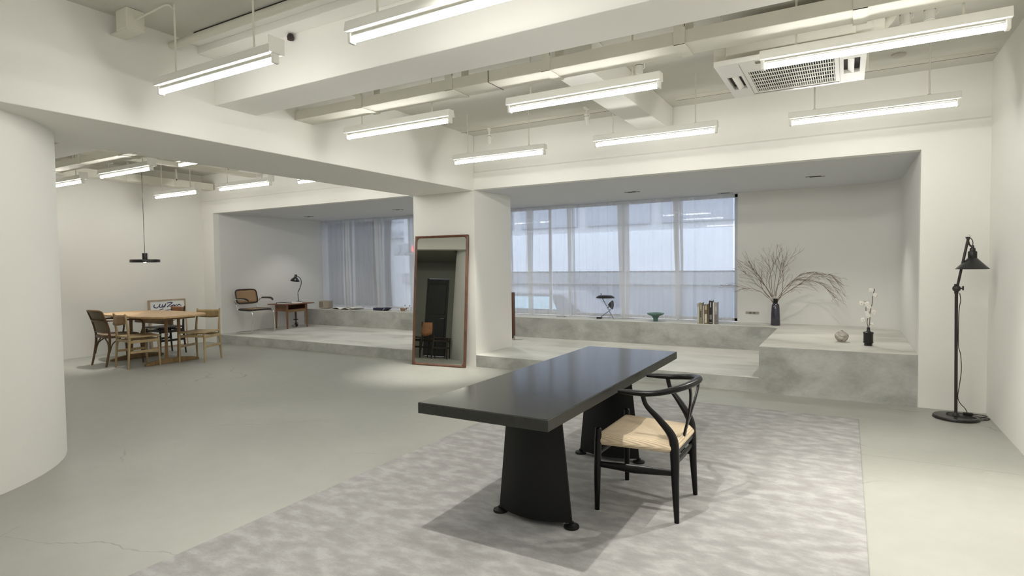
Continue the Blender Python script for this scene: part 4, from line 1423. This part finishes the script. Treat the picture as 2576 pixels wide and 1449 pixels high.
def bring(a):
    x = 0.23 * math.copysign(abs(math.cos(a)) ** 0.35, math.cos(a))
    z = 0.70 + 0.135 * math.copysign(abs(math.sin(a)) ** 0.35, math.sin(a))
    return (x, -0.262 - (z - 0.6) * 0.22 + 0.035 * (x / 0.23) ** 2, z)


MB().tube([bring(2 * PI * (k + 0.5) / 40) for k in range(40)], 0.013, 8, closed=True).build('back_frame', DARKWOOD, ch, smooth=True)
MB().grid(lambda u, v: ((u - 0.5) * 0.44, -0.262 - (0.575 + 0.25 * v - 0.6) * 0.22 + 0.035 * ((u - 0.5) * 2) ** 2, 0.575 + 0.25 * v), 10, 6).build('backrest', CANE, ch, smooth=True, solid=0.005)

dk = thing('side_desk', 'small teak side desk with open shelf on the left platform', 'desk', (-10.075, 8.20, ZP))
DW = wood('teak_desk', (0.14, 0.06, 0.03), (0.24, 0.11, 0.055), 0.4, (20, 20, 5))
MB().bb(-0.29, 0.24, -0.36, 0.40, 0.495, 0.515).build('desktop', DW, dk, bevel=0.003)
for sx_ in (-1, 1):
    for sy_ in (-1, 1):
        MB().tube([(sx_ * 0.172, sy_ * 0.25, 0), (sx_ * 0.168, sy_ * 0.245, 0.25), (sx_ * 0.165, sy_ * 0.24, 0.495)], [0.020, 0.027, 0.034], 4).build('leg', DW, dk)
for sy_ in (-1, 1):
    MB().bb(-0.16, 0.16, -0.008, 0.008, 0.36, 0.495).build('side_panel', DW, dk, loc=(0, sy_ * 0.245, 0), bevel=0.002)
MB().bb(-0.16, 0.17, -0.24, 0.24, 0.385, 0.40).build('shelf', DW, dk, bevel=0.002)
MB().bb(0.155, 0.175, -0.24, 0.24, 0.34, 0.385).build('front_rail', OAKD, dk, bevel=0.002)
MB().bb(-0.175, -0.16, -0.24, 0.24, 0.36, 0.495).build('back_panel', DW, dk)
zt_ = ZP + 0.515
bk_ = thing('book', 'thin book with dark cover lying on the small teak desk', 'book', (-10.0, 7.96, zt_), 0.12)
MB().bb(-0.11, 0.11, -0.10, 0.10, 0, 0.006).bb(-0.11, 0.11, -0.10, 0.10, 0.028, 0.034).bb(-0.115, -0.108, -0.10, 0.10, 0, 0.034).build('cover', DARKWOOD, bk_, bevel=0.002)
MB().bb(-0.105, 0.102, -0.095, 0.095, 0.006, 0.028).build('pages', PAPER, bk_)
bk_ = thing('paper_stack', 'flat stack of white paper beside the desk lamp base on the teak desk', 'paper', (-9.98, 8.205, zt_), 0.1)
MB().bb(-0.12, 0.12, -0.10, 0.10, 0, 0.012).bb(-0.115, 0.118, -0.098, 0.10, 0.012, 0.026).build('sheets', PAPER, bk_, bevel=0.001)

lp = thing('desk_lamp', 'black desk lamp with curved arm and bell shade on the teak desk', 'desk lamp', (-10.12, 8.42, zt_))
MB().lathe([(0.0, 0.0), (0.085, 0), (0.088, 0.010), (0.07, 0.022), (0.02, 0.032), (0.0, 0.034)], seg=28).build('base', DARKMETAL, lp, smooth=True)
# arm lies in the plane of the wall (y-z), bowing towards +y
MB().tube([(0, 0, 0.03), (0, -0.01, 0.185)], 0.007, 10).build('lower_arm', DARKMETAL, lp, smooth=True)
MB().tube([(0, -0.01, 0.185), (0, -0.012, 0.215)], 0.0085, 10).build('joint', CHROME, lp, smooth=True)
MB().tube(smooth_path([(0, -0.01, 0.21), (0, 0.05, 0.31), (0, 0.085, 0.40), (0, 0.08, 0.48), (0, 0.04, 0.53), (0, -0.01, 0.555)], 6), 0.0075, 10).build('curved_arm', DARKMETAL, lp, smooth=True)
LM = Matrix.Translation((0, -0.075, 0.46)) @ Matrix.Rotation(-0.22, 4, 'X')
MB().lathe([(0.0, 0.135), (0.026, 0.135), (0.028, 0.125), (0.027, 0.085), (0.040, 0.07), (0.075, 0.035), (0.094, 0.004), (0.096, -0.008), (0.092, -0.006), (0.07, 0.034), (0.03, 0.07), (0, 0.075)], seg=36, M=LM).build('shade', SHADEMETAL, lp, smooth=True)
MB().lathe([(0.0, -0.0), (0.022, 0.005), (0.026, 0.03), (0.015, 0.06), (0, 0.065)], seg=16, M=LM).build('bulb', WHITEINNER, lp, smooth=True)
cc = thing('power_cable', 'black cable with plugs hanging behind the teak desk', 'cable', (-10.15, 8.33, ZP))
CB = simple('cable_black', (0.015, 0.015, 0.016), 0.5)
MB().tube(smooth_path([(0, 0.0, 0.36), (0.01, 0.02, 0.24), (0, 0.03, 0.17), (0.0, 0.02, 0.10), (0.02, -0.02, 0.05), (0.0, -0.06, 0.03), (0.03, -0.05, 0.01), (0.05, 0.02, 0.01), (0.02, 0.07, 0.06), (0.0, 0.06, 0.09), (0.02, 0.02, 0.07)], 6), 0.004, 8).build('wire', CB, cc, smooth=True)
MB().bb(-0.01, 0.02, -0.02, 0.08, 0.145, 0.165).box((0.02, 0.03, 0.045), (0.03, 0.04, 0.07), (0.4, 0, 0)).build('plug', CB, cc, bevel=0.004)

# ------------------------------------------------------------------ things on the left bench
rb = thing('small_radio', 'small beige cube shaped radio at the left end of the bench', 'radio', (-10.02, 9.08, ZS), 0.08)
MB().bb(-0.14, 0.14, -0.075, 0.075, 0.004, 0.17).build('case', simple('radio_taupe', (0.33, 0.29, 0.23), 0.6), rb, bevel=0.018, seg=3)
MB().bb(-0.12, 0.01, -0.082, -0.074, 0.03, 0.145).build('grille', simple('radio_cloth', (0.26, 0.225, 0.17), 0.9, bump=0.4, bscale=400), rb, bevel=0.003)
MB().bb(0.015, 0.12, -0.080, -0.074, 0.03, 0.145).build('dial_plate', simple('radio_plate', (0.37, 0.33, 0.27), 0.5), rb, bevel=0.003)
MB().bb(0.008, 0.016, -0.083, -0.074, 0.03, 0.145).bb(-0.12, 0.12, -0.083, -0.074, 0.016, 0.026).build('light_trim', simple('radio_trim', (0.62, 0.58, 0.5), 0.4), rb)

ob = thing('open_book', 'large open book with curling white pages on the left bench', 'book', (-9.40, 9.10, ZS), -0.08)
for s in (-1, 1):
    MB().grid(lambda u, v: (s * u * 0.33, (v - 0.5) * 0.36, 0.006 + 0.030 * math.sin(PI * min(1, u * 1.15)) * (1 - 0.3 * u) + (0.012 * u if s > 0 else 0)), 14, 4).build('page_block', PAPER, ob, smooth=True, solid=0.006)
MB().bb(-0.345, 0.345, -0.185, 0.185, 0.0, 0.004).build('cover', simple('book_cover_grey', (0.25, 0.22, 0.2), 0.6), ob)
MB().grid(lambda u, v: (0.10 + u * 0.26, (v - 0.5) * 0.34, 0.034 + 0.02 * math.sin(PI * u)), 10, 4).build('lifted_page', PAPER, ob, smooth=True, solid=0.0012)

db = thing('folded_sculpture', 'dark navy folded object like a flag book on the left bench', 'ornament', (-8.36, 9.08, ZS), -0.05)
NAVY = simple('navy_black', (0.018, 0.018, 0.05), 0.5)
MB().bb(-0.20, 0.06, -0.07, 0.07, 0, 0.052).build('block', NAVY, db, bevel=0.004)
MB().prism([(0.06, 0.0), (0.11, 0.0), (0.24, 0.062), (0.10, 0.068), (0.06, 0.052)], -0.06, 0.06, Matrix.Rotation(PI / 2, 4, 'X')).build('wing', NAVY, db, bevel=0.002)
MB().tube([(0.075, -0.066, 0.010), (0.125, -0.066, 0.055)], 0.004, 6).build('pale_stripe', PAPER, db)

wb = thing('wooden_bowl', 'small brown bowl near the mirror on the left bench', 'bowl', (-7.84, 9.14, ZS))
MB().lathe([(0.0, 0.0), (0.055, 0.0), (0.075, 0.055), (0.071, 0.055), (0.052, 0.006), (0.0, 0.006)], seg=32).build('bowl', simple('bowl_brown', (0.30, 0.19, 0.12), 0.5), wb, smooth=True)
for x, lab in ((-7.80, 'small clear glass bottle standing in the brown bowl'), (-7.68, 'small white bottle to the right of the brown bowl')):
    zz = ZS + (0.006 if x < -7.7 else 0)
    bo = thing('glass_bottle', lab, 'bottle', (x, 9.14, zz))
    MB().lathe([(0, 0), (0.026, 0), (0.028, 0.01), (0.028, 0.055), (0.012, 0.075), (0.011, 0.10)], seg=24).build('body', simple('bottle_white', (0.72, 0.74, 0.76), 0.15), bo, smooth=True)
    MB().lathe([(0.013, 0.10), (0.013, 0.12), (0, 0.122)], seg=16).build('stopper', simple('stopper_grey', (0.35, 0.34, 0.34), 0.3), bo, smooth=True)

# trolley leg and wheel just visible behind the square column
tr = thing('wheeled_screen', 'dark wood upright on a small white wheel peeking out behind the square column', 'trolley', (-4.848, 8.42, ZP))
MB().bb(-0.025, 0.025, -0.03, 0.03, 0.075, 0.80).build('upright', ROSE, tr, bevel=0.004)
MB().bb(-0.62, -0.57, -0.03, 0.03, 0.075, 0.80).build('upright', ROSE, tr, bevel=0.004)
MB().bb(-0.57, -0.025, -0.012, 0.012, 0.70, 0.78).bb(-0.57, -0.025, -0.012, 0.012, 0.12, 0.20).build('rail', ROSE, tr, bevel=0.003)
for x in (0.0, -0.595):
    MB().lathe([(0.026, -0.012), (0.032, -0.010), (0.032, 0.010), (0.026, 0.012)], seg=24, M=Matrix.Translation((x, 0, 0.033)) @ Matrix.Rotation(PI / 2, 4, 'X')).build('wheel', simple('caster_cream', (0.5, 0.46, 0.38), 0.4), tr, smooth=True)
    MB().bb(x - 0.012, x + 0.012, -0.02, -0.014, 0.03, 0.078).bb(x - 0.012, x + 0.012, 0.014, 0.02, 0.03, 0.078).build('fork', DARKMETAL, tr)

# ------------------------------------------------------------------ things on the right bench
pc = thing('small_twig', 'tiny pale object lying on the bench right of the square column', 'ornament', (-4.28, 9.13, ZS))
MB().tube(smooth_path([(-0.10, 0, 0.008), (-0.03, 0.01, 0.010), (0.03, 0, 0.016), (0.09, 0.01, 0.012)], 5), [0.006] * 16, 8).lathe([(0, 0), (0.014, 0.006), (0.014, 0.018), (0, 0.024)], (0.05, 0.0, 0), 12).build('body', simple('bone', (0.34, 0.33, 0.3), 0.6), pc, smooth=True)

fl2 = thing('folding_task_lamp', 'small black folding task lamp with round flat shade on the right bench', 'desk lamp', (-3.45, 9.10, ZS))
MB().lathe([(0.0, 0.395), (0.10, 0.392), (0.135, 0.375), (0.160, 0.348), (0.157, 0.346), (0.13, 0.37), (0.10, 0.383), (0.0, 0.385)], (-0.02, 0, 0), 48).build('shade', DARKMETAL, fl2, smooth=True)
MB().tube([(-0.095, 0, 0.385), (-0.095, 0, 0.425)], 0.006, 8).build('knob', DARKMETAL, fl2)
MB().tube([(-0.082, 0, 0.36), (0.125, 0, 0.0)], 0.0065, 8).build('long_arm', simple('steel_arm', (0.18, 0.19, 0.21), 0.35, metal=0.6), fl2, smooth=True)
MB().tube([(0.048, 0.012, 0.138), (-0.10, 0.012, 0.03)], 0.0055, 8).build('short_arm', simple('steel_arm2', (0.16, 0.18, 0.22), 0.35, metal=0.6), fl2, smooth=True)
MB().bb(-0.165, -0.088, -0.035, 0.035, 0.0, 0.028).build('weight', DARKMETAL, fl2, bevel=0.004)
MB().lathe([(0.0, 0.075), (0.018, 0.065), (0.073, 0.004), (0.075, 0.0), (0.0, 0.0)], seg=32, M=Matrix.Translation((0.105, -0.01, 0.235)) @ Matrix.Rotation(-PI / 2, 4, 'Y')).build('reflector', DARKMETAL, fl2, smooth=True)
MB().tube([(0.02, 0, 0.19), (0.055, -0.005, 0.205)], 0.006, 8).tube([(0.042, 0.006, 0.145), (0.07, 0.006, 0.155)], 0.006, 8).build('clamp', DARKMETAL, fl2)
MB().tube(smooth_path([(0.13, 0, 0.006), (0.21, 0.04, 0.005), (0.30, 0.06, 0.005), (0.38, 0.12, 0.005), (0.44, 0.10, 0.005)], 6), 0.0028, 6).build('cord', simple('grey_cord', (0.25, 0.26, 0.28), 0.6), fl2, smooth=True)

gb = thing('pedestal_bowl', 'green glazed flared bowl on a narrow foot on the window bench', 'bowl', (-2.605, 9.02, ZS))
MB().lathe([(0.0, 0.0), (0.033, 0.0), (0.034, 0.01), (0.037, 0.045), (0.060, 0.080), (0.105, 0.100), (0.128, 0.112), (0.133, 0.122), (0.128, 0.131), (0.115, 0.131), (0.095, 0.120), (0.04, 0.10), (0.0, 0.095)], seg=56).build(
    'bowl', simple('celadon_dark_green', (0.09, 0.17, 0.145), 0.3, noise=0.25, nscale=30), gb, smooth=True)


def book(x, w, h, d, c1, label, z=ZS, spine=None, tilt=0.0):
    t = thing('book', label, 'book', (x, 9.02, z), 0.10, 'books standing upright on the window bench')
    cm = simple('cover_' + str(int(x * -1000)), c1, 0.5)
    MB().bb(-w / 2, -w / 2 + 0.002, -d / 2, d / 2, 0, h).bb(w / 2 - 0.002, w / 2, -d / 2, d / 2, 0, h).bb(-w / 2, w / 2, -d / 2, -d / 2 + 0.003, 0, h).build('cover', cm, t, rot=(0, tilt, 0))
    MB().bb(-w / 2 + 0.002, w / 2 - 0.002, -d / 2 + 0.003, d / 2 - 0.004, 0.003, h - 0.004).build('pages', PAPER, t, rot=(0, tilt, 0))
    for (z0, z1, ww, col) in (spine or []):
        MB().bb(-w / 2 * ww, w / 2 * ww, -d / 2 - 0.0006, -d / 2, z0 * h, z1 * h).build('spine_mark', simple('spine_' + str(int(x * -1000)) + str(z0), col, 0.6), t, rot=(0, tilt, 0))
    return t


bx = -1.955
cream, olive, brn, blk = (0.60, 0.56, 0.46), (0.24, 0.22, 0.15), (0.16, 0.12, 0.075), (0.012, 0.012, 0.012)
defs = [
    (0.028, 0.298, 0.20, (0.40, 0.38, 0.33), 'leftmost grey book with pale stripes of the upright row', [(0.05, 0.85, 0.6, (0.62, 0.62, 0.60))]),
    (0.045, 0.312, 0.22, olive, 'olive brown book second from the left in the upright row', [(0.3, 0.62, 0.35, (0.06, 0.05, 0.04)), (0.7, 0.9, 0.5, (0.36, 0.33, 0.24))]),
    (0.020, 0.268, 0.17, (0.74, 0.71, 0.60), 'short thin cream book third from the left', None),
    (0.046, 0.290, 0.20, brn, 'brown book with cream panels in the middle of the upright row', [(0.05, 0.5, 0.7, cream), (0.72, 0.95, 0.6, (0.42, 0.38, 0.28))]),
    (0.018, 0.296, 0.19, (0.20, 0.13, 0.07), 'thin reddish brown book beside the tall black one', None),
    (0.050, 0.345, 0.22, blk, 'tallest black book with grey marks in the upright row', [(0.72, 0.94, 0.25, (0.5, 0.5, 0.5)), (0.2, 0.4, 0.6, (0.2, 0.2, 0.21)), (0.04, 0.07, 0.7, (0.4, 0.36, 0.3))]),
    (0.022, 0.318, 0.20, (0.72, 0.71, 0.66), 'white spined book right of the tall black book', None),
    (0.040, 0.322, 0.23, (0.30, 0.285, 0.28), 'rightmost grey patterned book of the upright row', [(0.0, 0.45, 0.9, (0.16, 0.14, 0.13)), (0.6, 0.8, 0.6, (0.42, 0.40, 0.40))]),
]
for (w, h, d, c1, lab, sp_) in defs:
    book(bx + w / 2, w, h, d, c1, lab, spine=sp_)
    bx += w + 0.003

ot = thing('wall_outlet', 'wide bronze wall outlet plate on the recess wall left of the dark vase', 'socket', (-1.235, YW, 0.655))
MB().bb(-0.095, 0.095, -0.006, 0, -0.019, 0.019).build('plate', simple('bronze_plate', (0.36, 0.34, 0.27), 0.4, metal=0.3), ot, bevel=0.002)
for x in (-0.028, 0.026):
    MB().bb(-0.018, 0.018, -0.008, -0.006, -0.009, 0.009).build('socket_face', simple('socket_brown', (0.10, 0.085, 0.07), 0.5), ot, loc=(x, 0, 0), bevel=0.001)

# dark bottle vase
vs_ = thing('bottle_vase', 'tall dark purple glass bottle vase on the corner of the bench', 'vase', (-0.885, 9.09, ZS))
VG = simple('dark_purple_glass', (0.018, 0.016, 0.032), 0.08, spec=0.8, coat=0.3)
MB().lathe([(0.0, 0.0), (0.062, 0.0), (0.064, 0.006), (0.058, 0.18), (0.052, 0.28), (0.045, 0.305), (0.029, 0.318), (0.0265, 0.325), (0.0265, 0.378), (0.028, 0.384), (0.022, 0.384), (0.021, 0.33), (0.0, 0.32)], seg=40).build('body', VG, vs_, smooth=True)
MB().lathe([(0.0272, 0.325), (0.0285, 0.33), (0.0285, 0.378), (0.0272, 0.382)], seg=32).build('neck_band', BLACKSTEEL, vs_, smooth=True)

# dry branches: stems with recursive side twigs
br = thing('dry_branches', 'bare brown twiggy branches fanning from the dark bottle vase', 'branches', (-0.885, 9.09, ZS + 0.38))
BRM = simple('dry_twig', (0.17, 0.115, 0.075), 0.7)
rb_ = random.Random(11)


def twig(m, p, d, L_, r, depth, droop, out):
    """grow one wavy twig, branching"""
    pts = [Vector(p)]
    n = max(4, int(L_ / 0.025))
    dd = Vector(d).normalized()
    step = L_ / n
    for i in range(n):
        dd = (dd + Vector((rb_.uniform(-1, 1) * 0.13, rb_.uniform(-1, 1) * 0.11, rb_.uniform(-1, 1) * 0.12)) + Vector((0, 0, -droop * step * 6))).normalized()
        q = pts[-1] + dd * step
        q.y = min(q.y, 0.27)
        pts.append(q)
        if depth > 0 and i > n * 0.18 and rb_.random() < (0.42 if depth > 1 else 0.30):
            side = Vector((rb_.uniform(-0.75, 0.75), rb_.uniform(-0.5, 0.5), rb_.uniform(-0.5, 0.75)))
            twig(m, q, (dd + side * 0.75), L_ * rb_.uniform(0.28, 0.55) * (1 - 0.4 * i / n), r * 0.55, depth - 1, droop * 0.6, out)
    m.tube(pts, [max(0.0008, r * (1 - 0.75 * i / n)) for i in range(n + 1)], 4)


stems = [
    ((-0.50, 0.05, 0.86), 0.55, 0.10), ((-0.42, -0.05, 0.9), 0.62, 0.25), ((-0.60, 0.1, 0.78), 0.58, 0.30), ((-0.30, 0.0, 0.95), 0.60, 0.05),
    ((-0.02, 0.1, 1.0), 0.62, 0.0), ((0.12, -0.05, 1.0), 0.64, 0.0), ((0.22, 0.05, 0.97), 0.60, 0.0), ((-0.16, 0.1, 0.98), 0.60, 0.0),
    ((0.38, 0.0, 0.90), 0.55, -0.05),
    ((-0.70, 0.0, 0.72), 0.60, 0.25), ((-0.55, 0.08, 0.84), 0.66, 0.35), ((-0.78, -0.05, 0.66), 0.50, 0.10),
]
for dvec, L_, dr_ in stems:
    m = MB()
    twig(m, (rb_.uniform(-.008, .008), 0, -0.1), dvec if False else (dvec[0] * 0.6, dvec[1], dvec[2]), 0.14, 0.0045, 0, 0, None)
    p = m.v[-1]
    twig(m, (Vector(m.v[-1]) + Vector(m.v[-3])) / 2, dvec, L_, 0.0038, 3, dr_, None)
    m.build('branch', BRM, br)
# two arching stems drooping to the right
for mid in ([(0, 0, -0.1), (0.05, 0, 0.02), (0.16, 0.02, 0.16), (0.27, 0.02, 0.31), (0.42, 0.02, 0.375), (0.56, 0.0, 0.355), (0.68, 0.0, 0.25), (0.78, 0, 0.10)],
            [(0, 0, -0.1), (0.06, 0, 0.02), (0.18, 0.0, 0.12), (0.32, -0.02, 0.22), (0.46, -0.02, 0.335), (0.60, -0.03, 0.36), (0.70, -0.02, 0.33), (0.80, 0, 0.22)],
            [(0, 0, -0.1), (0.04, 0, 0.03), (0.14, 0.04, 0.18), (0.24, 0.05, 0.27), (0.40, 0.05, 0.27), (0.56, 0.05, 0.22), (0.66, 0.05, 0.13), (0.75, 0.05, 0.02)]):
    m = MB()
    P = smooth_path(mid, 6)
    m.tube(P, [0.0045 * (1 - 0.7 * i / (len(P) - 1)) for i in range(len(P))], 5)
    for i in range(10, len(P) - 1):
        for _ in range(2):
            if rb_.random() < 0.62:
                d = (P[min(i + 2, len(P) - 1)] - P[i - 1]).normalized()
                d = d + Vector((rb_.uniform(0, 0.6), rb_.uniform(-0.4, 0.4), rb_.uniform(-0.55, 0.5)))
                twig(m, P[i], d, rb_.uniform(0.08, 0.24), 0.0018, 1, 0.5, None)
    m.build('branch', BRM, br)

# ------------------------------------------------------------------ things on the box
pt = thing('round_pot', 'small round marbled ceramic pot on the cement box', 'pot', (-0.047, 7.50, ZS))
PM = mottled('marbled_clay', [(0.35, (0.22, 0.17, 0.145)), (0.5, (0.42, 0.385, 0.34)), (0.65, (0.62, 0.59, 0.54))], 14, (0.6, 0.6, 1.6), 0.45, 5, 0.0, 0.1, 1.6)[0]
MB().lathe([(0.0, 0.0), (0.034, 0.0), (0.037, 0.004), (0.064, 0.042), (0.071, 0.066), (0.067, 0.085), (0.050, 0.105), (0.026, 0.118), (0.012, 0.124), (0.010, 0.134), (0.006, 0.134), (0.0, 0.11)], seg=48).build('body', PM, pt, smooth=True)

bv = thing('black_vase', 'squat black vase with stepped foot and narrow neck on the cement box', 'vase', (0.204, 7.285, ZS))
MB().lathe([(0.0, 0.0), (0.0385, 0.0), (0.0385, 0.024), (0.040, 0.028), (0.047, 0.032), (0.0495, 0.040), (0.0455, 0.045), (0.0455, 0.128), (0.050, 0.134), (0.050, 0.142), (0.044, 0.148), (0.022, 0.152), (0.016, 0.165), (0.0145, 0.195), (0.011, 0.195), (0.011, 0.17), (0.0, 0.16)], seg=40).build('body', simple('black_bronze', (0.006, 0.006, 0.005), 0.35, spec=0.5), bv, smooth=True)

ct = thing('cotton_stems', 'two brown stems with white cotton bolls standing in the squat black vase', 'flowers', (0.204, 7.285, ZS + 0.19))
STM = simple('cotton_stem', (0.12, 0.08, 0.06), 0.7)
BOL = simple('cotton', (0.82, 0.80, 0.74), 0.95, bump=0.5, bscale=120)
HUS = simple('cotton_husk', (0.20, 0.115, 0.075), 0.7)
st1 = smooth_path([(0.0, 0, -0.12), (0.004, 0, 0.0), (0.012, 0, 0.10), (0.013, 0, 0.17), (0.030, 0, 0.26), (0.034, 0, 0.34), (0.048, 0, 0.40), (0.052, 0, 0.42)], 6)
st2 = smooth_path([(0.0, 0.005, -0.12), (-0.004, 0.005, 0.0), (-0.013, 0.005, 0.06), (-0.006, 0, 0.13), (-0.024, 0, 0.18), (-0.026, 0, 0.24), (-0.036, 0, 0.29)], 6)
MB().tube(st1, [0.0038] * len(st1), 7).tube([(0.013, 0, 0.17), (-0.024, 0, 0.178)], 0.003, 6).tube([(0.005, 0, 0.03), (0.03, 0.0, 0.05)], 0.002, 6).build('stem', STM, ct, smooth=True)
MB().tube(st2, [0.0036] * len(st2), 7).build('stem', STM, ct, smooth=True)
for (x, z, r, y) in ((0.020, 0.405, 0.023, 0), (0.056, 0.355, 0.022, 0.0), (-0.066, 0.262, 0.026, -0.01), (-0.012, 0.255, 0.028, -0.012), (0.002, 0.225, 0.022, -0.016), (0.048, 0.172, 0.022, 0.0), (-0.004, 0.135, 0.024, -0.016), (-0.050, 0.085, 0.026, -0.01), (0.038, 0.045, 0.015, 0.0), (-0.014, 0.165, 0.018, -0.01)):
    m = MB()
    for k in range(4):
        a = PI / 2 * k + x * 40
        cx, cz, cy_ = x + 0.45 * r * math.cos(a), z + 0.45 * r * math.sin(a), y - 0.2 * r
        m.lathe([(0.0, -0.72 * r), (0.42 * r, -0.55 * r), (0.68 * r, -0.1 * r), (0.62 * r, 0.3 * r), (0.35 * r, 0.62 * r), (0, 0.72 * r)], (cx, cy_, cz), 10)
    bo_ = m.build('boll', BOL, ct, smooth=True)
    h = MB()
    for k in range(4):
        a = PI / 2 * k + 0.7
        h.add([(x - 0.10 * r * math.sin(a), y - r * 0.75, z + 0.10 * r * math.cos(a)), (x + 0.10 * r * math.sin(a), y - r * 0.75, z - 0.10 * r * math.cos(a)),
               (x + 0.85 * r * math.cos(a), y - 0.62 * r, z + 0.85 * r * math.sin(a)), (x, y - 0.8 * r, z)], [(0, 2, 1), (0, 3, 2), (1, 2, 3)])
    if x < -0.03 or x > 0.04:
        h.build('husk', HUS, bo_)

# ------------------------------------------------------------------ chairs in the alcove, seen only in the mirror
plank_chair('alcove_chair', 'dark chair with tan board back seen in the mirror before the dark door', (-7.02, 2.42, 0), PI + 0.45, (DARKWOOD, DARKWOOD, TAN), 0.30)
plank_chair('alcove_chair', 'black chair with tan back at the left edge of the mirror', (-7.66, 2.46, 0), PI + 0.4, (DARKWOOD, DARKWOOD, TAN), 0.26)
plank_chair('alcove_chair', 'black board back chair at the right of the mirror reflection', (-7.22, 1.72, 0), PI + 0.9, (DARKWOOD, DARKWOOD, DARKWOOD), 0.10)
